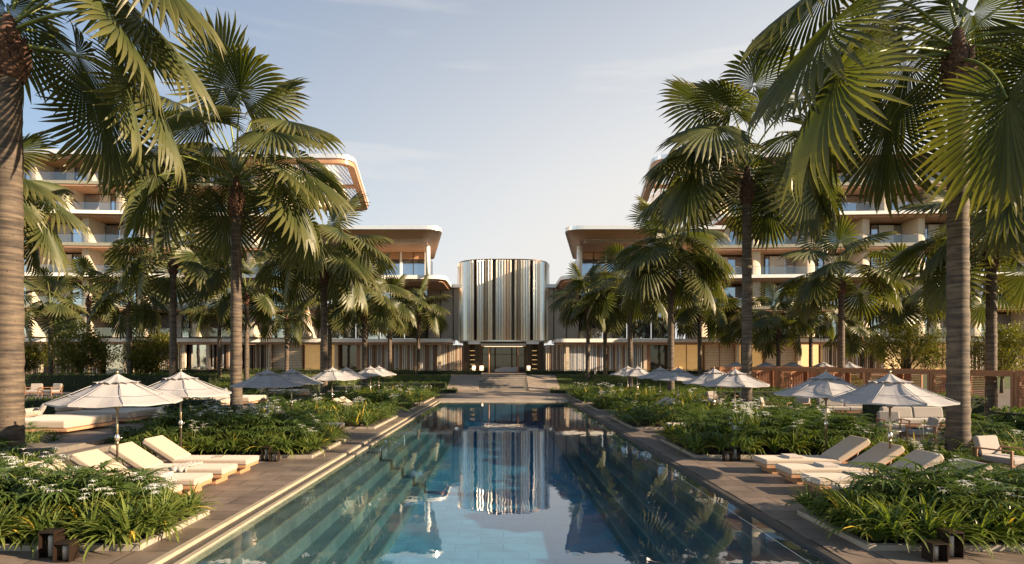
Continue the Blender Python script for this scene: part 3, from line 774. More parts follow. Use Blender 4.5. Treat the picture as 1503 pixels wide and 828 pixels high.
    # ---- middle block (three glazed storeys under the lower flying roof)
    for z0, z1 in ((6.0, 9.5), (9.75, 12.9)):
        for q in range(4):
            u0 = 9.6 + q * 3.1
            w = bx('window', u0 + .12, u0 + 2.98, 78.2, 78.3, z0 + .05, z1 - .1, M['glass'], False)
            bx('frame', u0 - .02, u0 + .12, 78.0, 78.3, z0, z1, M['bronze'], False, w); bx('frame', u0 + 1.5, u0 + 1.56, 78.1, 78.197, z0, z1, M['bronze'], False, w)
    slab('floor_band', [(9.2, 76.6), (24, 76.6), (24, 84), (9.2, 84)], 9.5, 9.75, [M['olive'], M['soffit']], [1.0, 0, 0, 0], bot=1)
    slab('terrace_band', [(6.9, 73.0), (24, 73.0), (24, 84), (6.9, 84)], 12.95, 13.4, [M['white'], M['soffit']], [1.6, 0, 0, 0], bot=1)
    slab('terrace_soffit', [(7.3, 73.5), (24, 73.5), (24, 84), (7.3, 84)], 12.7, 12.947, [M['soffit'], M['soffit']], [1.3, 0, 0, 0], bot=1)
    for q in range(4):
        u0 = 9.7 + q * 3.1
        w = bx('window', u0 + .1, u0 + 3.0, 76.6, 76.7, 13.42, 16.75, M['glass'], False)
        bx('frame', u0 - .14, u0 + .1, 76.3, 76.7, 13.42, 16.75, M['white'], False, w); bx('frame', u0 + 1.5, u0 + 1.57, 76.5, 76.597, 13.42, 16.75, M['bronze'], False, w)
        bx('curtain', u0 + .2, u0 + 2.9, 76.55, 76.597, 15.9, 16.7, M['soffit'], False, w)
    bx('side_glazing', 9.7, 9.82, 76.72, 84, 13.42, 16.75, M['glass'], False)
    mb = MB(); mb.cyl((X(9.0), 72.9 - oy, 13.4 - oz), (X(9.0), 72.9 - oy, 16.8 - oz), .28, n=18); mb.build('column', M['white'], W)
    mb = MB(); mb.cyl((X(16), 72.9 - oy, 13.4 - oz), (X(16), 72.9 - oy, 16.8 - oz), .28, n=18); mb.build('column', M['white'], W)
    # ---- lower flying roof
    lr = [(6.5, 66), (24, 66), (24, 85.5), (9.7, 85.5)]
    slab('roof', lr, 17.35, 17.75, [M['metal'], M['soffit']], [2.2, 0, 0, 1.0], bot=1)
    lr2 = [(6.85, 66.35), (24, 66.35), (24, 85.1), (10.0, 85.1)]
    top_ = rounded(lr2, [2.0, 0, 0, .9]); bot_ = rounded([(8.3, 68.0), (24, 68.0), (24, 83.8), (11.2, 83.8)], [1.6, 0, 0, .7]); n_ = len(top_)
    mb = MB(); v_ = [(X(u), y - oy, 17.347 - oz) for u, y in top_] + [(X(u), y - oy, 16.75 - oz) for u, y in bot_]
    i_ = np.arange(n_); mb.add(v_, np.stack([i_, (i_ + 1) % n_, (i_ + 1) % n_ + n_, i_ + n_], 1), 0, None, False)
    mb.f.append((np.arange(n_)[None, :], 0, False)); mb.f.append((np.arange(n_, 2 * n_)[None, :], 0, False)); mb.build('roof_edge', M['soffit'], W)
    mb = MB()
    for q in range(60):
        u = 9.2 + q * .24; mb.box(X(u), X(u) + .1, 68.3 - oy, 70.0 - oy, 16.62 - oz, 16.747 - oz)
    mb.build('soffit_slats', M['slatl'], W)
    # ---- main block
    floors = [(6.0, 1), (9.7, 0), (13.4, 1), (17.1, 0), (20.8, 1), (24.4, 0)]
    U0 = 21.0
    for zi, (z, wh) in enumerate(floors):
        u0 = {17.1: 24., 20.8: 26.5, 24.4: 30.}.get(z, 24.)
        if zi > 0:
            slab('balcony_slab', bandpoly(u0, 70, 73.8 if wh else 74.3, 84), z - .28, z + (.12 if wh else .10), [M['white'] if wh else M['olive'], M['soffit']], bot=1)
            slab('balcony_soffit', bandpoly(u0, 70, 74.4, 84), z - .5, z - .283, [M['soffit'], M['soffit']], bot=1)
        top = z + 3.2
        nb = int((69 - u0) / 6.4)
        for b in range(nb + 1):
            ub = u0 + b * 6.4
            if ub + 1 > 69: break
            d = sh(ub)
            # rounded partition between neighbouring balconies
            mb = MB(); pl = rounded([(X(ub), 75.1 - oy + d), (X(ub + 1.25), 75.1 - oy + d), (X(ub + 1.25), 79 - oy + d), (X(ub), 79 - oy + d)], [0, 1.1, 0, 0])
            ar = sum(pl[i - 1][0] * pl[i][1] - pl[i][0] * pl[i - 1][1] for i in range(len(pl)))
            mb.prism(pl if ar > 0 else pl[::-1], z + .12 - oz, top - oz); mb.build('partition_wall', M['wall'], W)
            uu = ub + 1.3
            w_ = min(5.05, 69 - uu)
            if w_ < 2: continue
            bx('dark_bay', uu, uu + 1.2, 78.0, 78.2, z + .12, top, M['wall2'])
            w = bx('window', uu + 1.25, uu + w_, 77.9, 78.0, z + .14, top - .25, M['glass'])
            nf = 3
            mb = MB()
            for q in range(nf + 1):
                u = uu + 1.25 + (w_ - 1.25) * q / nf; mb.box(X(u) - .04, X(u) + .04, 77.8 + d - oy, 77.897 + d - oy, z + .14 - oz, top - .25 - oz)
            mb.box(X(uu + 1.25), X(uu + w_), 77.8 + d - oy, 77.897 + d - oy, top - .25 - oz, top - oz)
            mb.build('frame', M['bronze'], w)
            if r.random() < .8:
                cu = uu + 1.3 + r.random() * 1.2
                bx('curtain', cu, cu + r.uniform(.8, 2.0), 77.7, 77.797, z + .14, top - .3, M['curtain'])
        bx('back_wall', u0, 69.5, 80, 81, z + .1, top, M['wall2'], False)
        # glass balustrade with slim handrail
        mb = MB()
        uu = np.arange(u0 + .2, 69, 2.1)
        for u in uu[:-1]:
            d0, d1 = sh(u), sh(u + 2.06); yf = (74.0 if wh else 74.45) - oy
            mb.poly([(X(u), yf + d0, z + .12 - oz), (X(u + 2.06), yf + d1, z + .12 - oz), (X(u + 2.06), yf + d1, z + 1.1 - oz), (X(u), yf + d0, z + 1.1 - oz)])
            mb.tube([(X(u), yf + d0, z + 1.12 - oz), (X(u + 2.1), yf + sh(u + 2.1), z + 1.12 - oz)], .022, 5, 1)
        mb.build('balustrade', [M['rail'], M['bronze']], W)
    # ---- upper flying roof with open slatted eave
    uA, uB = 17.9, 70; yF, yB = 73.5, 97.0
    def yf(u): return yF + sh(u) * .8 
    outer = [(uA, yF), (24, yF), (uB, yf(uB)), (uB, yB), (21.2, yB)]
    mb = MB()
    def ring(z0, z1, ins, m):
        # perimeter frame: front bar, side bar, back bar, rest solid
        pass
    fr = 1.5
    def edge_u(y): return uA + (21.2 - uA) * (y - yF) / (yB - yF)
    solid_u = 28.5
    def P2(pts, rads=None): return rounded(pts, rads) if rads else pts
    # solid main plate
    slab('roof', [(solid_u, yf(solid_u)), (uB, yf(uB)), (uB, yB), (solid_u, yB)], 27.5, 28.0, [M['metal'], M['soffit']], bot=1)
    slab('roof_underside', [(solid_u, yf(solid_u) + .5), (uB, yf(uB) + .5), (uB, yB - .5), (solid_u, yB - .5)], 27.1, 27.497, [M['soffit'], M['soffit']], bot=1)
    # open eave: an outer rim with rounded corners and a void, built as one ring strip
    out = rounded([(solid_u, yf(solid_u)), (uA, yF), (21.2, yB), (solid_u, yB)], [0, 2.6, 1.4, 0], 8)
    inn = rounded([(solid_u, yf(solid_u) + .9), (uA + 1.15, yF + .9), (21.2 + .9, yB - 1.1), (solid_u, yB - 1.1)], [0, 1.8, 1.0, 0], 8)
    for nm, z0, z1, m, ins in (('eave_rim', 27.5, 28.0, M['metal'], 0), ('eave_underside', 26.95, 27.497, M['soffit'], .25)):
        mb = MB(); n = len(out)
        def P(pt, z): return (X(pt[0]), pt[1] - oy, z - oz)
        for i in range(n - 1):
            a, b, c, d = out[i], out[i + 1], inn[i + 1], inn[i]
            if ins:
                mv = lambda p, q: (p[0] + (q[0] - p[0]) * .16, p[1] + (q[1] - p[1]) * .16)
                a, b = mv(a, d), mv(b, c)
            for z, o_ in ((z0, 1), (z1, 0)): mb.poly([P(a, z), P(b, z), P(c, z), P(d, z)] if o_ else [P(d, z), P(c, z), P(b, z), P(a, z)])
            mb.poly([P(a, z0), P(b, z0), P(b, z1), P(a, z1)]); mb.poly([P(d, z0), P(c, z0), P(c, z1), P(d, z1)])
        mb.build(nm, m, W)
    mb = MB()
    for q in range(21):      # slats run front to back across the void
        u = uA + 1.5 + q * .45
        ya = yF + .9; yb = yB - 1.1
        if u < 22.6: yb = yF + (u - uA - 1.3) / (21.2 - uA + .0) * (yB - yF); yb = min(yb, yB - 1.1)
        if yb > ya: mb.box(X(u), X(u) + .06, ya - oy, yb - oy, 27.25 - oz, 27.4 - oz)
    mb.build('eave_slats', M['slatl'], W)
    bx('eave_beam', uA + 2.4, solid_u, 84, 84.4, 26.9, 27.4, M['soffit'], False)
    return W

def build_drum():
    D = empty('ribbed_drum_building', (0, 86, GZ), 0, 'tall drum clad in vertical ribs of silver and copper metal above the entrance', 'building')
    oz = GZ
    def plan(a, n, hw=6.15, hd=6.0, ex=3.2):
        c, s = np.cos(a), np.sin(a)
        return np.stack([hw * np.sign(c) * np.abs(c) ** (2 / ex), hd * np.sign(s) * np.abs(s) ** (2 / ex)], -1)
    A = np.linspace(0, 2 * PI, 721); p = plan(A, 0); L = np.concatenate([[0], np.cumsum(np.linalg.norm(np.diff(p, axis=0), axis=1))])
    def at(l, hw=6.15, hd=6.0):
        a = np.interp(l, L, A); return plan(np.array([a]), 0, hw, hd)[0]
    tot = L[-1]; z0, z1 = 5.9 - oz, 16.35 - oz
    core = MB(); q = [tuple(at(l, 5.85, 5.7)) for l in np.linspace(0, tot, 90)[:-1]]; core.prism(q, z0, z1 - .1); core.build('core', M['bronze'], D)
    nf = 116; seq = [0, 1, 0, 0, 2, 0, 1, 0, 3, 0, 0, 1]; r = np.random.default_rng(4)
    groups = {}
    front = [-3.72, -1.25, 1.25, 3.72]
    for i in range(nf):
        l0 = tot * i / nf; l1 = tot * (i + 1) / nf; a = at(l0); b = at(l1); m = (a + b) / 2
        if m[1] < 0 and min(abs(m[0] - f) for f in front) < .10: continue
        mat = seq[i % 12]
        k = int(np.digitize(m[0], front)) if m[1] < 0 else 5
        mb = groups.setdefault(k, MB()); nrm = m / np.linalg.norm(m); t = (b - a) / np.linalg.norm(b - a)
        nn = np.array([t[1], -t[0]])
        if nn @ m < 0: nn = -nn
        d = .2; pk = a + (b - a) * .5 + nn * d
        a2 = a + t * .015; b2 = b - t * .015
        zt = z1 + .0
        mb.add([(*a2, z0), (*pk, z0), (*b2, z0), (*a2, zt), (*pk, zt), (*b2, zt)], [(0, 1, 4, 3), (1, 2, 5, 4)], int(mat)); mb.add([(*a2, z0), (*pk, z0), (*b2, z0), (*a2, zt), (*pk, zt), (*b2, zt)], [(0, 1, 2), (5, 4, 3)], int(mat))
    for k in sorted(groups): groups[k].build('ribbed_panel', [M['fin1'], M['fin2'], M['fin3'], M['fin4']], D)
    for zz, h, nm in ((z0 - .18, .2, 'bottom_rim'), (z1 + .002, .16, 'top_rim')):
        mb = MB(); q = [tuple(at(l, 6.2, 6.05)) for l in np.linspace(0, tot, 120)[:-1]]; mb.prism(q, zz, zz + h - .004); mb.build(nm, M['bronze'] if nm[0] == 't' else M['metal'], D)
    # entrance hall below
    H = 5.70 - oz
    mb = MB(); mb.box(-5.6, 5.6, -1.5, 4, 0, H); mb.build('hall_wall', M['wall2'], D)
    for x in (-4.9, -3.5, 3.5, 4.9):
        mb = MB(); mb.box(x - .28, x + .28, -5.2, -4.5, 0, H); mb.build('column', M['bronze'], D)
    for x in (-4.2, 4.2):
        mb = MB(); mb.box(x - .42, x + .42, -1.75, -1.503, 0, H - .1)
        for k in range(5): mb.box(x - .38, x + .38, -1.95, -1.753, .5 + k * .62, .54 + k * .62, 1)
        mb.build('display_shelf', [M['bronze'], M['litwin']], D)
    mb = MB(); mb.box(-2.9, 2.9, -6.6, -3.0, H - .62, H - .25); mb.build('entrance_canopy', M['slatl'], D)
    mb = MB(); mb.box(-2.5, 2.5, -6.5, -6.3, H - .66, H - .623); mb.build('light_strip', M['warmstrip'], D)
    mb = MB(); mb.box(-4.6, -3.0, -6.2, -4.9, H - .32, H - .002); mb.build('ceiling_light_box', M['white'], D); mb = MB(); mb.box(3.0, 4.6, -6.2, -4.9, H - .32, H - .002); mb.build('ceiling_light_box', M['white'], D)
    for x0, x1 in ((-2.85, -1.15), (-1.1, 1.1), (1.15, 2.85)):
        mb = MB(); mb.box(x0, x1, -3.1, -3.02, .06, H - .64); o = mb.build('glass_door', M['glassd'], D)
        fb = MB(); fb.box(x0, x0 + .07, -3.2, -3.103, 0, H - .64); fb.box(x1 - .07, x1, -3.2, -3.103, 0, H - .64); fb.box(x0, x1, -3.2, -3.103, 2.45, 2.53); fb.build('frame', M['bronze'], o)
    for x in (-1.9, 1.9):
        mb = MB(); mb.cyl((x, -6.0, 0), (x, -6.0, H - .63), .1, n=14); mb.build('copper_post', M['slatb'], D)
    return D
# ------------------------------------------------------------------ setting
def PX(px, y): return (px - 739) / FPX * y
def struct(name, mb, m, bev=0):
    o = mb.build(name, m, bev=bev); o['kind'] = 'structure'; return o
Wp, Y0, Y1 = 5.05, 2.0, 47.6
g = MB(); hx, hy0, hy1 = 5.9, 1.5, 48.4; B = 900
for a in ((-B, B, -200, hy0), (-B, -hx, hy0, hy1), (hx, B, hy0, hy1), (-B, B, hy1, B)):
    g.poly([(a[0], a[2], -.06), (a[1], a[2], -.06), (a[1], a[3], -.06), (a[0], a[3], -.06)])
struct('ground', g, M['grassbase'])
# decks along the pool (0.1 m thick slabs)
for s in (-1, 1):
    d = MB(); x0 = 5.32 if s < 0 else 5.2; d.box(s * x0, s * 11.2, -6, 62.5, -.12, 0); struct('pool_deck', d, M['deck'])
d = MB(); d.box(-5.3, 5.18, 48.2, 62.996, -.12, -.004); struct('far_deck', d, M['plaza'])
d = MB(); d.box(-5.3, 5.18, -6, 1.7, -.12, -.004); struct('near_deck', d, M['deck'])
# coping and overflow ledges
c = MB()
c.box(-5.30, -5.19, -5.9, 48.19, -.1, .006)              # light strip on the left deck edge
c.box(-5.0, -4.90, Y0, Y1, -.2, -.045)
struct('pool_coping', c, M['trim'])
c = MB(); c.box(-5.188, -5.002, Y0, 48.19, -.3, -.06); struct('overflow_channel', c, M['darkstone'])
c = MB(); c.box(5.05, 5.19, -5.9, 48.19, -.3, -.012); struct('pool_kerb', c, M['darkstone'])
c = MB(); c.box(-5.0, 5.048, Y1, 48.19, -.3, .0); struct('far_coping', c, M['coping'])
# pool basin: floor, end walls, and underwater steps on both long sides
b = MB(); b.box(-5.0, 5.1, Y0 - .3, Y1 + .2, -1.75, -1.62); struct('pool_floor', b, M['pool'])
b = MB(); b.box(-5, 5.05, Y1 - .001, Y1 + .1, -1.6, -.31); b.box(-5, 5.05, Y0 - .1, Y0, -1.6, -.31); struct('pool_wall', b, M['pool'])
for s in (-1, 1):
    st = MB(); no = MB()
    for i in range(5):
        top = -.30 - .27 * i; xo = (4.9 if s < 0 else 5.04) - .42 * i
        x_out = 5.04 if s > 0 else 5.0
        st.box(s * x_out if i == 0 else s * (xo), s * (xo - .42), Y0, Y1, -1.62, top)
        no.box(s * (xo - .42) - .003 * s, s * (xo - .36), Y0 + .01, Y1 - .01, top + .001, top + .006)
        0 and no.box(s * (xo - .42) - .006 * s, s * (xo - .42) - .001 * s, Y0 + .01, Y1 - .01, top - .05, top + .006)
    struct('pool_steps', st, M['poolstep']); struct('step_nosing', no, M['nosing'])
w = MB(); w.box(-4.899, 5.048, Y0 + .002, Y1 - .002, -1.9, -.075); o = struct('pool_water', w, M['water'])
# rising ground towards the hotel
s_ = MB()
for i in range(9):
    s_.box(-2.6, 2.6, 63 + i * .78, 70.02, -.1 + (i) * .178, -.1 + (i + 1) * .178 + (.002 * i))
struct('garden_stairs', s_, M['stair'])
s_ = MB()
for i in range(9): s_.box(-2.59, 2.59, 62.97 + i * .78, 62.999 + i * .78, -.1 + (i + 1) * .178 - .065, -.1 + (i + 1) * .178 + .004)
struct('stair_nosing', s_, M['coping'])
c_ = MB(); q = np.linspace(-1.5, 1.5, 21); zt = .72 + .2 * (q / 1.5) ** 3 + .05 * np.cos(q * 2)
pv = [(x, 0) for x in q]
for k in range(20): c_.add([(q[k], -.35, .14), (q[k + 1], -.35, .14), (q[k + 1], .35, .14), (q[k], .35, .14), (q[k], -.15, zt[k]), (q[k + 1], -.15, zt[k + 1]), (q[k + 1], .3, zt[k + 1]), (q[k], .3, zt[k])], [(0, 1, 5, 4), (4, 5, 6, 7), (2, 3, 7, 6)], 0, None, False)
for x in (-1.5, 1.5): k = 0 if x < 0 else 20; c_.add([(x, -.35, .14), (x, .35, .14), (x, .3, zt[k]), (x, -.15, zt[k])], [(0, 1, 2, 3)])
e_s = empty('curved_sofa', (.35, 81.6, 1.6), 0, 'blue grey curved sofa standing in the entrance under the drum', 'sofa')
c_.build('upholstery', M['slatg'], e_s)
for x in (-1.2, 1.2): l_ = MB(); l_.box(x - .05, x + .05, -.2, .2, 0, .139); l_.build('leg', M['bronze'], e_s)
for x in (-2.9, -3.9, 3.3):
    l_ = empty('floor_lamp', (x, 80.6, 1.6), 0, {-2.9: 'short white drum lamp just left of the entrance doors', -3.9: 'white drum lamp left of the entrance, beside the dark column', 3.3: 'white drum lamp right of the entrance doors'}[x], 'lamp')
    a_ = MB(); a_.lathe([(0, .35), (.22, .35), (.22, .95), (0, .95)], 18); a_.build('shade', M['warmstrip'], l_); a_ = MB(); a_.lathe([(0, 0), (.16, 0), (.03, .05), (.03, .345), (0, .345)], 12); a_.build('stand', M['bronze'], l_)
for s in (-1, 1):
    r_ = MB(); r_.add([(s * 2.603, 63, -.1), (s * 5.9, 63, -.1), (s * 5.9, 70, 1.55), (s * 2.603, 70, 1.55), (s * 2.603, 63, .12), (s * 5.9, 63, .12), (s * 5.9, 70, 1.602), (s * 2.603, 70, 1.602)],
        [(0, 1, 2, 3), (4, 5, 6, 7), (0, 4, 5, 1), (1, 5, 6, 2), (3, 2, 6, 7), (0, 3, 7, 4)]); struct('stone_ramp', r_, M['plaza'])
    r_ = MB(); r_.poly([(s * 5.92, 62.5, -.05), (s * 80, 62.5, -.05), (s * 80, 70.1, 1.59), (s * 5.92, 70.1, 1.59)]); struct('lawn_slope', r_, M['grassbase'])
    # turf on the slope
    rr = np.random.default_rng(31 + s); n = 26000; P = np.stack([s * rr.uniform(5.95, 40, n) ** 1.0, rr.uniform(62.6, 70, n), np.zeros(n)], 1); P[:, 2] = -.06 + (P[:, 1] - 62.5) / 7.6 * 1.64
    v, f, tt = ribbons(P, rr.uniform(0, 6.28, n), rr.uniform(.9, 1.5, n), rr.uniform(.1, .22, n), .03, .5 + 0 * rr.random(n), 3, .1)
    mb = MB(); mb.add(v, f, 0, tt); tag(mb.build('turf', M['grassl']), 'mown grass bank sloping up to the %s hotel wing' % ('left' if s < 0 else 'right'), 'grass', kind='stuff')
p_ = MB(); p_.box(-80, 80, 70.03, 130, -.1, 1.6); struct('hotel_plaza', p_, M['plaza'])
t_ = MB(); t_.box(-60, -13, 17, 62.4, -.1, .6); struct('raised_terrace', t_, M['terrace'])
t_ = MB(); t_.box(11.4, 60, 13.2, 62.4, -.1, .3); struct('lounge_terrace', t_, M['terrace'])
for y0, y1 in ((17.0, 24.4), (31.2, 37)):
    t_ = MB()
    for i in range(4): t_.box(-13.0, -11.25 - .42 * i, y0 + .003 * i, y1 - .003 * i, -.1 + .01 * i, .15 * (i + 1) - .004)
    struct('terrace_steps', t_, M['terrace'])

# ------------------------------------------------------------------ hotel
build_wing(-1); build_wing(1); build_drum()

# ------------------------------------------------------------------ palms
# (name of side, x, y, hub height, trunk radius, blade radius, petiole, count, seed, label)
D_ = math.radians
def fr(lst):   # explicit (azimuth deg, elevation deg, petiole, pitch, height offset, size)
    return [(D_(a), e, l, p, h, z) for a, e, l, p, h, z in lst]
L0 = fr([(-4, 34, 3.8, 34, .3, .95), (-12, 14, 3.0, 26, .1, .9), (6, 54, 3.2, 44, .3, 1.0), (-8, 66, 3.9, 48, .6, .85),
         (28, 36, 3.0, 40, .2, 1.05), (60, 50, 2.8, 40, .4, 1.), (95, 30, 2.8, 40, .2, 1.), (130, 45, 2.8, 45, .4, 1), (165, 25, 2.8, 40, .1, 1), (200, 50, 2.8, 40, .4, 1),
         (40, 75, 2.6, 20, .8, 1), (150, 78, 2.6, 18, .9, 1), (75, 4, 2.6, 45, -.2, 1), (180, 0, 2.4, 40, -.3, 1), (42, 8, 3.2, 36, -.2, 1.), (16, 2, 2.6, 42, -.3, .85)])
R0 = fr([(186, 22, 3.6, 34, 0, 1.22), (197, 0, 4.2, 24, -.25, 1.15), (258, -28, 2.9, 24, -.5, 1.0), (176, 42, 3.6, 36, .3, 1.15), (208, 62, 3.6, 66, .5, 1.05), (170, 4, 3.2, 30, -.25, 1.15),
         (150, 14, 2.7, 45, 0, 1.1), (8, 4, 2.6, 50, .0, .85), (-6, 44, 3.2, 30, .2, .85), (12, 24, 2.8, 40, .1, 1.05), (45, 48, 2.8, 40, .4, 1), (80, 30, 2.8, 40, .2, 1), (115, 46, 2.8, 40, .4, 1.05), (135, 10, 2.8, 36, -.1, 1.1),
         (0, 72, 2.6, 30, .8, 1), (70, 80, 2.5, 18, .9, 1), (195, 82, 2.8, 38, 1., 1.), (22, -4, 2.8, 40, -.3, 1.1), (100, -6, 2.4, 40, -.35, 1)])
GP = 'tall fan palms lining the pool'
palm((-12.9, 16, 0), 11.3, .335, 2.2, 2.6, 0, 21, 'thickest sunlit palm at the far left front, its trunk cut by the left picture edge', GP, 54, 8, L0, boot=.85, top=.3)
palm((12.6, 17, 0), 11.5, .285, 2.35, 2.6, 0, 22, 'thickest dark palm at the right front, behind the big planting bed', GP, 54, 8, R0, boot=.85, top=.3)
rows = [
 (-13.2, 30.3, 11.3, .28, 2.95, 2.7, 28, 23, 'tallest palm of the left row against the sky, behind the second left parasol'),
 (12.9, 32.5, 12.5, .28, 2.95, 2.6, 29, 24, 'tall palm of the right row, next left of the dark front palm'),
 (-13.4, 45.8, 9.8, .27, 2.9, 2.3, 26, 25, 'middle sized palm right of the tallest left palm, before the flying roof'),
 (13.1, 48.0, 9.9, .27, 2.9, 2.1, 28, 26, 'next palm of the right row after the tall one, under the upper roof corner'),
 (-13.3, 58.7, 8.0, .26, 2.3, 2.0, 22, 27, 'third palm of the left row after the tallest one'),
 (12.6, 61.0, 9.0, .26, 2.5, 2.1, 22, 28, 'palm on the right pool side, third of the row towards the drum'),
 (-12.8, 69.0, 8.3, .25, 2.1, 1.8, 20, 29, 'fourth palm of the left row, before the slatted screen'),
 (11.6, 70.0, 8.4, .25, 2.2, 1.9, 20, 30, 'fourth palm of the right row, before the pale louvred screen'),
 (-9.8, 70.5, 7.9, .23, 2.0, 1.7, 20, 31, 'palm nearest to the drum on its left side'),
 (9.3, 67.5, 8.8, .23, 2.3, 1.8, 20, 32, 'palm nearest to the drum on its right side'),
]
for x, y, hub, r0, Rb, Lp, n, sd, lab in rows:
    palm((x, y, 0), hub, r0, Rb * .95, Lp * 1.12, int(n * .84), sd, lab, GP, 46 if y < 50 else 34, 7 if y < 50 else 6, top=.4)
GB = 'fan palms of the side gardens'
back = [  # px, depth, hub py, trunk r, blade, petiole, n, label
 (484, 58, 452, .22, 2.0, 1.7, 18, 'slim palm just right of the middle sized left palm, standing farther back'),
 (421, 66, 470, .24, 2.1, 1.7, 18, 'small palm with drooping crown before the canopy band left of the row'),
 (362, 56, 436, .22, 2.2, 1.8, 18, 'slim palm directly right of the tallest left trunk, farther back'),
 (322, 69, 462, .24, 2.2, 1.7, 18, 'pale trunk palm before the brown slat screen on the left'),
 (254, 47, 388, .27, 2.6, 2.2, 24, 'dark palm left of the tallest left palm, over the second parasol'),
 (190, 52, 452, .22, 2.0, 1.7, 18, 'palm behind the first leafy tree on the left, before the balconies'),
 (74, 58, 462, .20, 2.0, 1.7, 18, 'small palm above the leafy tree near the left edge'),
 (-24, 25, 318, .27, 2.0, 1.6, 22, 'palm outside the left edge whose fronds reach in beside the thick trunk'),
 (1027, 66, 462, .24, 2.2, 1.8, 20, 'palm right of the second right row palm, in front of the amber panels'),
 (1235, 50, 418, .27, 2.6, 2.2, 24, 'palm with full round crown between the tall right palm and the dark front trunk'),
 (1142, 62, 486, .20, 2.1, 1.7, 18, 'small palm in front of the lit amber panels on the right'),
 (1265, 68, 500, .22, 2.1, 1.6, 18, 'small palm over the far parasols on the right'),
 (1334, 58, 445, .22, 2.5, 2.0, 20, 'palm behind the golden leafy tree on the right'),
 (1455, 31, 372, .26, 2.4, 2.0, 24, 'palm rising from behind the timber cabanas at the right edge'),
 (1530, 27, 290, .26, 2.1, 1.7, 20, 'palm outside the right edge whose fronds reach in beside the dark trunk'),
 (1090, 70, 478, .22, 2.2, 1.7, 18, 'small palm behind the tall right trunk'),
 (1190, 66, 470, .22, 2.2, 1.7, 18, 'small palm half hidden left of the round crowned palm'),
 (130, 66, 440, .22, 2.2, 1.7, 16, 'palm before the balconies between the thick left trunk and the dark palm'),
 (1410, 52, 440, .22, 2.3, 1.9, 18, 'palm hidden mostly by the dark front trunk on the right'),
]
for i, (px, y, hy, r0, Rb, Lp, n, lab) in enumerate(back):
    palm((PX(px, y), y, 0), CAMH + (532 - hy) * y / FPX, r0, Rb * .9, Lp * 1.12, int(n * .82), 50 + i, lab, GB, 30 if y > 40 else 36, 6, boot=.7)

# ------------------------------------------------------------------ planting
def tile_pts(x0, x1, y0, y1, sp, r):
    nx = max(1, round((x1 - x0) / sp)); ny = max(1, round((y1 - y0) / sp)); out = []
    for i in range(nx):
        for j in range(ny):
            out.append((x0 + (i + .5 + r.uniform(-.35, .35)) * (x1 - x0) / nx, y0 + (j + .5 + r.uniform(-.35, .35)) * (y1 - y0) / ny))
    return out
def bed(x0, x1, y0, y1, z, label, h=.09):
    if x0 > x1: x0, x1 = x1, x0
    e = empty('planting_bed', ((x0 + x1) / 2, (y0 + y1) / 2, z), 0, label, 'planting bed', 'stone edged planting beds'); a, b = (x1 - x0) / 2, (y1 - y0) / 2; t = .12
    k = MB(); k.box(-a, a, -b, -b + t, 0, h); k.box(-a, a, b - t, b, 0, h); k.box(-a, -a + t, -b + t, b - t, 0, h); k.box(a - t, a, -b + t, b - t, 0, h)
    k.build('kerb', M['kerb'], e); s = MB(); s.box(-a + t, a - t, -b + t, b - t, 0, h - .05)
    if a > 1.2 and b > 1: s.box(-a + .9, a - .9, -b + .8, b - .5, h - .049, h + .2)
    s.build('soil', M['soil'], e)
lil, lilf, fans = [], [], []
def mk(name, cat, parts):
    e = empty(name, (0, -300, 0)); e['category'] = cat
    for nm, me in parts: o = bpy.data.objects.new(nm, me); C.objects.link(o); o.parent = e
    return e
protoP = []
for k in range(4):
    lm = strap_clump(100 + k, 60, .74, .052).mesh('strap_leaves', [M['lily'], M['yellow']]); lil.append([('leaves', lm)])
    fm = flower_mb(120 + k, 3 + k % 2, .82).mesh('flowers', [M['petal'], M['stalk']]); lilf.append([('leaves', lm), ('flower', fm)])
    fans.append([('leaves', fan_clump(140 + k, 13, 1.0, .44).mesh('fan_leaves', [M['fan'], M['stalk']]))])
protos = {}
for key, lst, nm, cat in (('l', lil, 'lily_plant', 'lily'), ('f', lilf, 'flowering_lily', 'lily'), ('n', fans, 'fan_leaved_plant', 'shrub')):
    protos[key] = [mk(nm, cat, p) for p in lst]
usedp = set()
def place_plant(key, k, loc, rz, sc, label, group):
    p = protos[key][k]
    if (key, k) not in usedp:
        usedp.add((key, k)); p.location = loc; p.rotation_euler.z = rz; p.scale = (sc,) * 3; tag(p, label, None, group)
    else: copy_tree(p, loc, rz, label, group, scale=sc)
BEDN = {('A', -1): 'front bed under the thick left palm', ('A', 1): 'front bed under the dark right palm', ('B', -1): 'bed behind the nearest left loungers', ('B', 1): 'bed behind the nearest right loungers'}
def plant_bed(bk, s, rect, sp, z, r, frontdir=True):
    x0, x1, y0, y1 = rect; nm = BEDN[(bk, s)]
    for x, y in tile_pts(x0, x1, y0, y1, sp, r):
        edge = min(y - y0, (x - x0)) 
        if edge < .75: key = 'f' if r.random() < .15 else 'l'; sc = r.uniform(.95, 1.2)
        elif edge < 1.2: key = r.choice(['l', 'n', 'n']); sc = r.uniform(1.05, 1.3)
        else: key = r.choice(['n'] * 6 + ['f']); sc = r.uniform(1.1, 1.42)
        if bk == 'A' and ((x < 10.3 and y > 11.2) or (s > 0 and x > 9.2)): sc *= .76
        lab = {'l': 'clump of arching strap leaves without flowers in the ' + nm, 'f': 'strap leaved clump with white spidery flowers in the ' + nm, 'n': 'dark fan leaved plant in the ' + nm}[key]
        place_plant(key, int(r.integers(0, 4)), (s * x, y, z + r.uniform(-.03, .03) + (.16 if edge > 1.2 else 0)), r.uniform(0, 6.28), sc, lab, {'l': 'strap leaf clumps', 'f': 'white flowering clumps', 'n': 'fan leaved plants'}[key] + ' of the ' + nm)
pr = np.random.default_rng(77)
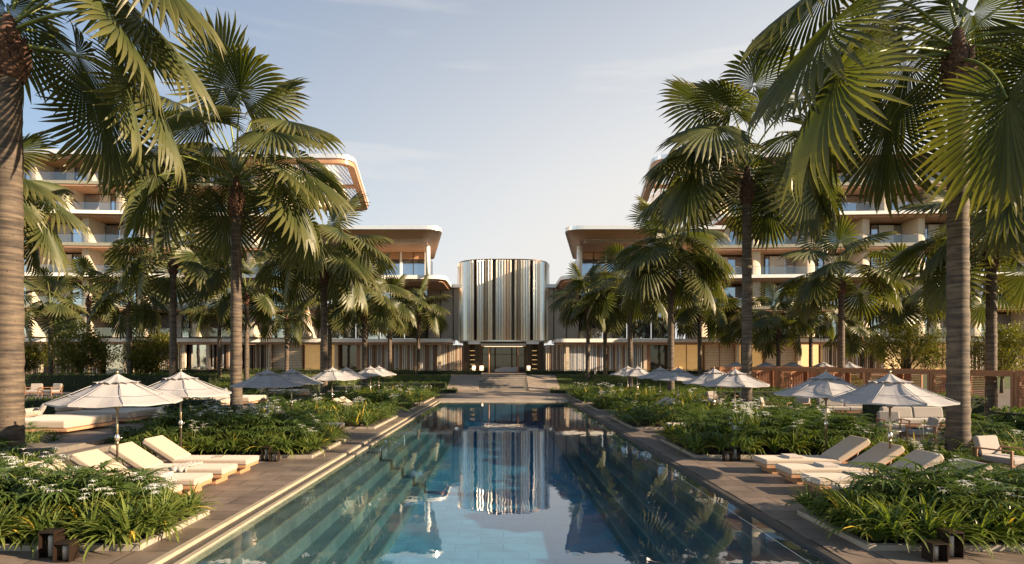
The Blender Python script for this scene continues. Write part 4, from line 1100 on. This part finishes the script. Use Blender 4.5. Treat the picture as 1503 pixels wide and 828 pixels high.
for s in (-1, 1):
    sd = 'left' if s < 0 else 'right'
    bed(s * 5.8, s * 15.5, 9.75, 12.1, 0, 'stone kerbed bed of lilies nearest the camera on the %s' % sd)
    bed(s * 10.3, s * (14 if s < 0 else 11.35), 12.12, 15.4 if s < 0 else 16.9, 0, 'planting bed behind the nearest %s loungers, around the thick palm' % sd)
    bed(s * 6.0, s * 12.6, 19.2, 23.4, 0, 'second planting bed beside the pool on the %s' % sd)
    bed(s * 10.6, s * 12.9, 23.42, 28, 0, 'planting strip behind the second group of %s loungers' % sd)
    plant_bed('A', s, (5.78, 13.6, 9.72, 12.1), .42, .10, pr)
    plant_bed('A', s, (10.3, 13.4 if s < 0 else 11.3, 12.15, 15.2 if s < 0 else 16.8), .66, .1 if s < 0 else .2, pr)
    plant_bed('B', s, (5.98, 12.4, 19.15, 23.4), .56, .15, pr)
    plant_bed('B', s, (10.7, 12.9, 23.5, 28), .85, .1, pr)
# far beds: continuous planting
def raw(parts_fn, seed): return parts_fn(seed)
T_l = [strap_clump(200 + k, 26, .7, .055) for k in range(3)]; T_f = [flower_mb(210 + k, 3, .8, 7) for k in range(2)]
T_n = [fan_clump(220 + k, 9, .95, .42) for k in range(3)]; T_b = [broad_clump(230 + k) for k in range(3)]
def merge(mb, tmpl, loc, rz, sc, moff):
    c, s = math.cos(rz) * sc, math.sin(rz) * sc; off = 0
    base = mb.n; V = np.concatenate(tmpl.v); Tt = np.concatenate(tmpl.t)
    v = np.stack([V[:, 0] * c - V[:, 1] * s, V[:, 0] * s + V[:, 1] * c, V[:, 2] * sc], 1) + np.array(loc)
    mb.v.append(v); mb.t.append(Tt); mb.n += len(V)
    for f, m, sm in tmpl.f: mb.f.append((f + base, (np.where(m == 0, moff[0], 5) if isinstance(m, np.ndarray) else moff[m]), sm))
def mass(x0, x1, y0, y1, sp, z, label, seed, mix='lfnb', hs=1.):
    r = np.random.default_rng(seed); mb = MB(); a, b = min(x0, x1), max(x0, x1)
    for x, y in tile_pts(a, b, y0, y1, sp, r):
        k = r.choice(list(mix)); sc = r.uniform(.8, 1.2) * hs; rz = r.uniform(0, 6.28); loc = (x, y, z)
        if k in 'lf': merge(mb, T_l[r.integers(0, 3)], loc, rz, sc, {0: 0})
        if k == 'f' and r.random() < .5: merge(mb, T_f[r.integers(0, 2)], loc, rz, sc, {0: 2, 1: 3})
        if k == 'n': merge(mb, T_n[r.integers(0, 3)], loc, rz, sc, {0: 1, 1: 3})
        if k == 'b': merge(mb, T_b[r.integers(0, 3)], loc, rz, sc * 1.2, {0: 4})
    return tag(mb.build('ground_planting', [M['lily'], M['fan'], M['petal'], M['stalk'], M['hedge'], M['yellow']]), label, 'planting', kind='stuff')
for s in (-1, 1):
    sd = 'left' if s < 0 else 'right'
    for i, (x0, x1, y0, y1) in enumerate(((5.8, 12.9, 27.6, 33.6), (5.8, 12.9, 37.8, 43), (5.8, 12.9, 45, 55))):
        w = ('third', 'fourth', 'fifth')[i]
        bed(s * x0, s * x1, y0, y1, 0, '%s planting bed along the %s pool side' % (w, sd))
        mass(s * (x0 + .02), s * x1, y0, y1, .62, .12, 'lilies and leafy cover of the %s bed on the %s pool side' % (w, sd), 300 + i * 7 + s, 'llfnb', 1.2)
    for i, (y0, y1) in enumerate(((33.6, 37.8), (43, 45), (55, 62))):
        mass(s * 10.7, s * 13.4, y0, y1, .75, .05, 'low shrubs and lilies behind the %s group of %s loungers' % (('third', 'fourth', 'fifth')[i], sd), 330 + i * 5 + s, 'lfnbb', 1.0)
mass(-17.4, -13.7, 17.3, 19.3, .5, .55, 'ferny planting with pale flowers beside the left terrace steps', 350, 'llfn', .75)
mass(-16.5, -13.3, 26.6, 30.5, .6, .55, 'dark planting on the left terrace between the two flights of steps', 351, 'nnlf')
mass(-15, -10.8, 24.6, 30.9, .6, .05, 'dense dark leaves around the foot of the tallest left palm', 352, 'nnll')
mass(-18, -13.5, 37.2, 41.5, .7, .55, 'green planting past the second flight of terrace steps', 353, 'nnbl')
mass(-26, -15, 46, 58, 1.0, .55, 'garden planting towards the hotel on the left terrace', 354, 'bbn')
mass(12.0, 13.4, 15.9, 17.6, .5, .28, 'fan leaves and lilies around the foot of the dark right trunk', 362, 'nl')
mass(14.2, 19, 12.2, 13.2, .55, .1, 'bright leaves in front of the near armchair at the right edge', 355, 'lnf')
mass(13.6, 17, 15.9, 18.6, .55, .25, 'grassy planting with seed heads behind the dark right trunk', 356, 'lfl')
mass(11.2, 13, 16.9, 19.2, .5, .1, 'white flowered planting between the right loungers and the armchairs', 357, 'lf')
mass(15.5, 19.5, 20.2, 22.4, .6, .3, 'dark fan leaves in front of the right sofa', 358, 'nnb')
mass(13.2, 16, 27.5, 31, .65, .28, 'leafy planting between the two groups of right armchairs', 359, 'bnl')
mass(13.3, 18, 33.5, 38, .75, .28, 'leafy planting under the tall right palm', 360, 'bbn')
mass(14, 21, 42, 58, 1.0, .28, 'garden planting towards the hotel on the right', 361, 'bbn')

# hedges
HG = 'clipped hedges of the garden'
hedge(-32, -13.4, 27.6, 28.8, .6, 1.35, 'sunlit yellow green hedge behind the daybeds on the left', seed=1)
hedge(-42, -24, 50, 52, .6, 2.0, 'long dark hedge in front of the leafy trees on the left', seed=2, dens=60, size=.14)
hedge(-20, -14, 46.6, 47.6, .6, 1.4, 'short hedge behind the far left daybed', seed=3, dens=60)
hedge(-9.6, -4.6, 59.8, 61.6, 0, .38, 'low hedge strip beside the far left corner of the pool deck', seed=4, dens=70)
hedge(4.6, 9.6, 59.8, 61.6, 0, .38, 'low hedge strip beside the far right corner of the pool deck', seed=5, dens=70)
hedge(-10, -2.5, 70.2, 71.2, 1.6, 2.1, 'low hedge at the top of the stairs, left of the entrance', seed=6, dens=70)
hedge(2.5, 10.5, 70.2, 71.2, 1.6, 2.1, 'low hedge at the top of the stairs, right of the entrance', seed=7, dens=70)
hedge(-13.5, -5.9, 62.6, 63.9, 0, .95, 'knee high hedge at the foot of the left grass bank', seed=12, dens=60)
hedge(-40, -10.2, 70.3, 71.3, 1.6, 2.2, 'long hedge in front of the left slatted screens', seed=13, dens=45, size=.14)
hedge(10.7, 34, 70.3, 71.3, 1.6, 2.1, 'long hedge in front of the amber panels on the right', seed=14, dens=45, size=.14)
hedge(16.5, 21.0, 26.6, 28.4, .3, 1.55, 'dark hedge behind the right sofa', seed=8)
hedge(19.6, 20.6, 28.5, 50, .3, 1.05, 'long hedge running along the front of the timber cabanas', seed=9, dens=60)
hedge(18.2, 22.6, 20.6, 23.0, .3, 1.25, 'broad leafy hedge at the right edge, beyond the near armchair', seed=10, size=.14)
hedge(13.6, 19.3, 39, 40.2, .3, 1.2, 'hedge behind the second group of right armchairs', seed=11, dens=60)

# leafy trees
bushy_tree((PX(118, 54), 54, .6), 6.3, 3.2, 1, 'dark round leafy tree near the left edge, behind the long hedge')
bushy_tree((PX(222, 54), 54, .6), 5.8, 3.2, 2, 'leafy tree right of the other left one, over the second parasol')
bushy_tree((PX(1328, 56), 56, .3), 7.2, 3.9, 3, 'golden green round leafy tree behind the cabanas, left of the dark trunk')
bushy_tree((PX(1470, 54), 54, .3), 6.8, 3.8, 4, 'green leafy tree behind the cabanas, right of the dark trunk')
bushy_tree((PX(30, 58), 58, .6), 5.0, 2.6, 5, 'leafy tree half hidden behind the thick left trunk')

# ------------------------------------------------------------------ loungers
lg = make_lounger(1); first = [True]
ords = ['first', 'second', 'third', 'fourth']
bays = [[12.7, 14.06, 15.4, 16.8], [24.6, 26.1], [35.0, 36.4]]
bn = ['nearest', 'middle', 'farthest']
for s in (-1, 1):
    for bi, ys in enumerate(bays):
        for i, y in enumerate(ys):
            sd = 'left' if s < 0 else 'right'
            lab = 'cream lounger, %s from the camera in the %s group on the %s deck' % (ords[i], bn[bi], sd)
            loc = (s * (6.85 if s < 0 else 7.0), y, 0); rz = PI if s < 0 else 0
            if first[0]: lg.location = loc; lg.rotation_euler.z = rz; tag(lg, lab, 'sun lounger', 'cream sun loungers along the pool'); first[0] = False
            else: copy_tree(lg, loc, rz, lab, 'cream sun loungers along the pool')
drape('crumpled patterned throw across the third left lounger', (-7.95, 15.4, .405), 0)
drape('crumpled patterned throw across the second right lounger from the camera', (8.25, 14.06, .405), .1)
towel('folded towel on the front left lounger of the nearest group', (-7.9, 14.06, .402), 0)
towel('folded towel on the farthest right lounger of the nearest group', (7.9, 16.8, .402), 0)
towel('folded towel on the third right lounger from the camera', (8.1, 15.4, .402), 0)
towel('folded towel on a right lounger of the second group', (8.0, 25.9, .402), 0)
book('small tray like book on the farthest left lounger of the nearest group', (-7.8, 16.8, .402), .2)

# parasols
pg = make_parasol(); PG = 'white octagonal parasols along the pool'
pos = [(-9.32, 14.8), (-9.68, 18.4), (-9.7, 25.2), (-9.7, 28.1), (-9.72, 34.8), (-9.72, 37.9), (-9.72, 44.8), (-9.72, 47.8)]
posr = [(9.58, 15.2), (9.57, 18.2), (9.72, 25.75), (9.72, 28.3), (9.72, 34.1), (9.72, 38), (9.72, 44.5), (9.72, 48)]
nm = ['nearest', 'second', 'third', 'fourth', 'fifth', 'sixth', 'seventh', 'farthest']; f_ = True
for sd, pl in (('left', pos), ('right', posr)):
    for i, (x, y) in enumerate(pl):
        lab = '%s open white parasol of the %s pool side row' % (nm[i], sd)
        if f_: pg.location = (x, y, 0); pg.rotation_euler.z = .25; tag(pg, lab, 'parasol', PG); f_ = False
        else: copy_tree(pg, (x, y, 0), random.uniform(0, .7), lab, PG)
for i, px in enumerate((1080, 1124, 1163, 1208, 1246)):
    copy_tree(pg, (PX(px, 62), 62, .72), random.uniform(0, .7), '%s from the left of the five far parasols behind the timber cabanas' % ('first', 'second', 'third', 'fourth', 'fifth')[i], 'far parasols behind the cabanas', scale=.87)

# lanterns: pairs standing on the deck
ln = make_lantern(); LG = 'bronze box lanterns on the deck'
def lan(x, y, sc, lab, first=False):
    if first: ln.location = (x, y, 0); ln.scale = (1, 1, sc); tag(ln, lab, 'lantern', LG)
    else: copy_tree(ln, (x, y, 0), .05, lab, LG, scale=(1, 1, sc))
lan(PX(76, 9.45), 9.45, 1.0, 'taller bronze box lantern at the front kerb of the left bed', True)
lan(PX(97, 9.3), 9.3, .68, 'shorter bronze box lantern at the front kerb of the left bed')
lan(PX(1395, 9.45), 9.45, 1.0, 'taller bronze box lantern at the front kerb of the right bed')
lan(PX(1372, 9.3), 9.3, .68, 'shorter bronze box lantern at the front kerb of the right bed')
lan(PX(391, 18.8), 18.8, 1.0, 'taller bronze lantern before the second bed on the left')
lan(PX(403, 18.6), 18.6, .7, 'shorter bronze lantern before the second bed on the left')
lan(PX(1079, 18.8), 18.8, 1.0, 'taller bronze lantern before the second bed on the right')
lan(PX(1068, 18.6), 18.6, .7, 'shorter bronze lantern before the second bed on the right')

# daybeds
db = make_daybed(2.9, 2.5); DG = 'cream daybeds on the left terrace'
for i, (x, y, lab) in enumerate(((-16.1, 25.2, 'wide cream daybed before the sunlit hedge, right one of the near pair'), (-16.0, 21.6, 'cream daybed closest to the camera on the left terrace'), (-15.7, 31.9, 'cream daybed just left of the tallest left trunk'),
                                 (-15.6, 35.4, 'cream daybed just beyond the tallest left trunk'), (-15.6, 43.6, 'farthest cream daybed on the left terrace'))):
    if i == 0: db.location = (x, y, .6); tag(db, lab, 'daybed', DG)
    else: copy_tree(db, (x, y, .6), 0, lab, DG)
    wn = ('the right one of the near daybeds', 'the daybed closest to the camera', 'the daybed left of the tallest left trunk', 'the daybed beyond the tallest left trunk', 'the farthest daybed')[i]
    pillow('flat pillow lying on ' + wn, (x - .75, y + .1, 1.16), (0, R(-12), .4), 'pillows on the daybeds', 'cushion')
    pillow('small pillow propped upright on ' + wn, (x - .85, y + .75, 1.26), (R(10), R(-62), .5), 'pillows on the daybeds', 'cushg', (.5, .42, .18))
# armchairs and tables
ac = make_armchair(); AG = 'grey armchairs with timber frames'; f_ = True
chairs = [(12.2, 14.9, .3, .3, 'armchair cut by the right picture edge, beside the dark front trunk'),
 (13.1, 23.9, .3, .9, 'armchair left of the round table behind the nearest right parasols'),
 (14.35, 22.6, .3, -.25, 'armchair facing the two round tables behind the nearest right parasol pole'),
 (13.9, 20.6, .3, -1.9, 'armchair seen from its back beside the smaller round table on the right'),
 (13.9, 31.9, .3, 1.0, 'armchair of the right middle seating group, left of its table'),
 (15.2, 31.6, .3, -.9, 'armchair of the right middle seating group, right of its table'),
 (13.4, 38.6, .3, .3, 'far armchair behind the white parasol pole, left one of the far pair'),
 (15.0, 38.4, .3, -.7, 'far armchair of the right side, right one of the far pair')]
for x, y, z, rz, lab in chairs:
    if f_: ac.location = (x, y, z); ac.rotation_euler.z = rz; tag(ac, lab, 'armchair', AG); f_ = False
    else: copy_tree(ac, (x, y, z), rz, lab, AG)
for i, (px, y) in enumerate(((50, 44), (76, 44), (26, 44.6))):
    copy_tree(ac, (PX(px, y), y, .6), (.3, -.2, .5)[i], ('middle', 'right', 'left')[i] + ' armchair of the far left trio before the dark hedge', 'armchairs before the dark hedge')
for i, px in enumerate((288, 305, 322, 338)):
    copy_tree(ac, (PX(px, 72.2), 72.2, 1.6), (.4, -.3, .2, -.4)[i], '%s of four tiny armchairs before the brown slat screen' % ('leftmost', 'second', 'third', 'rightmost')[i], 'armchairs on the hotel plaza')
tb = make_table(); TG = 'round stone topped tables'; f_ = True
for x, y, r_, lab in ((12.55, 22.1, 1.1, 'larger round table between armchairs behind the nearest right parasols'), (13.1, 20.75, .9, 'smaller round table by the armchair seen from its back'), (12.9, 14.2, .95, 'round table cut by the right picture edge'), (14.4, 30.7, 1.1, 'round table of the right middle seating group'), (15.0, 30.0, .7, 'small side table of the right middle seating group')):
    if f_: tb.location = (x, y, .3); tb.scale = (r_, r_, 1); tag(tb, lab, 'table', TG); f_ = False
    else: copy_tree(tb, (x, y, .3), 0, lab, TG, scale=(r_, r_, 1))
so = make_sofa(); so.location = (16.8, 24.9, .3); tag(so, 'long grey sofa before the dark hedge, behind the nearest right parasol', 'sofa')
copy_tree(so, (17.6, 31.5, .3), -.1, 'grey sofa farther back on the right terrace, under the second parasol', 'sofas')
so['group'] = 'sofas'

# cabanas
def cabana(loc, rz, L, label):
    e = empty('timber_cabana', loc, rz, label, 'cabana', 'timber cabanas in a row'); h = 2.3; D = 2.4
    for x in (-L / 2, L / 2 - .16):
        for y in (0, D - .16):
            p = MB(); p.box(x + .003, x + .157, y, y + .16, 0, h - .28); p.build('post', M['cabana'], e)
    for nm, b in (('front_beam', (-L / 2, L / 2, 0, .16)), ('back_beam', (-L / 2, L / 2, D - .16, D))):
        p = MB(); p.box(*b, h - .277, h); p.build(nm, M['cabana'], e)
    p = MB()
    for i in range(int(L / .4)): p.box(-L / 2 + .1 + i * .4, -L / 2 + .16 + i * .4, .163, D - .163, h - .22, h - .06)
    p.build('roof_slats', M['cabana'], e)
    for x0, x1, y0, y1 in ((-L / 2 + .16, -L / 2 + 1.7, D - .1, D - .05), (L / 2 - 1.7, L / 2 - .17, D - .1, D - .05), (-L / 2 + .17, -L / 2 + 1.6, .05, .1)):
        p = MB(); p.box(x0, x0 + .06, y0 - .02, y1 + .02, .1, h - .3); p.box(x1 - .06, x1, y0 - .02, y1 + .02, .1, h - .3)
        for k in range(20): p.box(x0 + .063, x1 - .063, y0, y1, .15 + k * .095, .205 + k * .095)
        p.build('louvre_panel', M['cabana'], e)
    for x in (-L / 2 + .04, L / 2 - .1):
        p = MB(); y0, y1 = .163, D - .163; p.box(x - .015, x + .065, y0, y0 + .06, .1, h - .3); p.box(x - .015, x + .065, y1 - .06, y1, .1, h - .3)
        for k in range(20): p.box(x, x + .05, y0 + .063, y1 - .063, .15 + k * .095, .205 + k * .095)
        p.build('side_louvre_panel', M['cabana'], e)
    return e
A_ = np.array([24.6, 24.0]); B_ = np.array([21.0, 53.0]); dd = (B_ - A_); Ln = np.linalg.norm(dd); dd = dd / Ln; rz = math.atan2(dd[1], dd[0]) + PI
nc = 6
for i in range(nc):
    c_ = A_ + dd * (Ln * (i + .5) / nc)
    cabana((c_[0], c_[1], .3), rz, Ln / nc - .04, '%s timber cabana with louvred panels counted from the right picture edge' % ('first', 'second', 'third', 'fourth', 'fifth', 'sixth')[i])
for i in range(3):
    cabana((PX(1062 + i * 62, 55) + 1.5, 55 + 0 * i, .3), 0, 3.7, '%s of three low timber pavilions below the far parasols' % ('leftmost', 'middle', 'rightmost')[i])

# ------------------------------------------------------------------ sky, sun, camera
EL, AZ = 21.0, 107.5
sc = bpy.context.scene
wd = bpy.data.worlds.new('World'); sc.world = wd; wd.use_nodes = True; nt = wd.node_tree; nt.nodes.clear()
sky = nt.nodes.new('ShaderNodeTexSky'); sky.sky_type = 'NISHITA'; sky.sun_disc = False; sky.sun_elevation = R(EL); sky.sun_rotation = R(-AZ)
sky.air_density = 1.0; sky.dust_density = 0.25; sky.ozone_density = 1.0; sky.altitude = 0
bg = nt.nodes.new('ShaderNodeBackground'); bg.inputs[1].default_value = .056; ow = nt.nodes.new('ShaderNodeOutputWorld')
# thin bright veil of summer haze low in the sky, with a few faint wisps
tcw = nt.nodes.new('ShaderNodeTexCoord'); sx = nt.nodes.new('ShaderNodeSeparateXYZ'); nt.links.new(tcw.outputs['Generated'], sx.inputs[0])
rp = nt.nodes.new('ShaderNodeValToRGB'); nt.links.new(sx.outputs['Z'], rp.inputs[0]); e_ = rp.color_ramp.elements
e_[0].position = 0; e_[0].color = (1,) * 3 + (1,); e_[1].position = .75; e_[1].color = (.04,) * 3 + (1,)
for p_i, v_i in ((.12, .95), (.28, .78), (.48, .48)): q_ = e_.new(p_i); q_.color = (v_i,) * 3 + (1,)
mpw = nt.nodes.new('ShaderNodeMapping'); mpw.inputs['Scale'].default_value = (1.5, 1.5, 14); nt.links.new(tcw.outputs['Generated'], mpw.inputs[0])
nw = nt.nodes.new('ShaderNodeTexNoise'); nw.inputs['Scale'].default_value = 1.6; nw.inputs['Detail'].default_value = 6; nt.links.new(mpw.outputs[0], nw.inputs['Vector'])
rw = nt.nodes.new('ShaderNodeMapRange'); nt.links.new(nw.outputs[0], rw.inputs[0]); rw.inputs[1].default_value = .56; rw.inputs[2].default_value = .8; rw.inputs[3].default_value = 0; rw.inputs[4].default_value = .32
aw = nt.nodes.new('ShaderNodeMath'); aw.operation = 'ADD'; aw.use_clamp = True; vx = nt.nodes.new('ShaderNodeVectorMath'); vx.operation = 'DOT_PRODUCT'; nt.links.new(tcw.outputs['Generated'], vx.inputs[0]); vx.inputs[1].default_value = (.84, .54, 0)
vr = nt.nodes.new('ShaderNodeMapRange'); nt.links.new(vx.outputs['Value'], vr.inputs[0]); vr.inputs[1].default_value = -.2; vr.inputs[2].default_value = .75; vr.inputs[3].default_value = .0; vr.inputs[4].default_value = 1.35
vm_ = nt.nodes.new('ShaderNodeMath'); vm_.operation = 'MULTIPLY'; nt.links.new(rp.outputs[0], vm_.inputs[0]); nt.links.new(vr.outputs[0], vm_.inputs[1]); nt.links.new(vm_.outputs[0], aw.inputs[0]); nt.links.new(rw.outputs[0], aw.inputs[1])
hs_ = nt.nodes.new('ShaderNodeMix'); hs_.data_type = 'RGBA'; nt.links.new(aw.outputs[0], hs_.inputs['Factor']); nt.links.new(sky.outputs[0], hs_.inputs['A']); hs_.inputs['B'].default_value = (4.75, 4.65, 4.5, 1)
nt.links.new(hs_.outputs['Result'], bg.inputs[0]); nt.links.new(bg.outputs[0], ow.inputs[0])
sl = bpy.data.lights.new('sun', 'SUN'); sl.energy = 5.0; sl.angle = R(.5); sl.color = (1.0, .77, .52)
so_ = bpy.data.objects.new('sun', sl); C.objects.link(so_)
dvec = Vector((math.sin(R(AZ)) * math.cos(R(EL)), math.cos(R(AZ)) * math.cos(R(EL)), math.sin(R(EL))))
so_.rotation_euler = dvec.to_track_quat('Z', 'Y').to_euler(); so_.location = (30, -10, 30)
cm = bpy.data.cameras.new('camera'); co = bpy.data.objects.new('camera', cm); C.objects.link(co); sc.camera = co
cm.sensor_width = 36; cm.lens = FPX / 1503 * 36; cm.shift_x = 12.5 / 1503; cm.shift_y = 118 / 1503; cm.clip_end = 3000; cm.clip_start = .1
co.location = (0, 0, CAMH); co.rotation_euler = (R(90), 0, 0)
sc.render.engine = 'CYCLES'; sc.render.resolution_x = 1024; sc.render.resolution_y = 564
sc.view_settings.view_transform = 'Standard'; sc.view_settings.look = 'None'; sc.view_settings.gamma = 1; sc.view_settings.exposure = 1.72
sc.cycles.max_bounces = 8; sc.cycles.transparent_max_bounces = 12
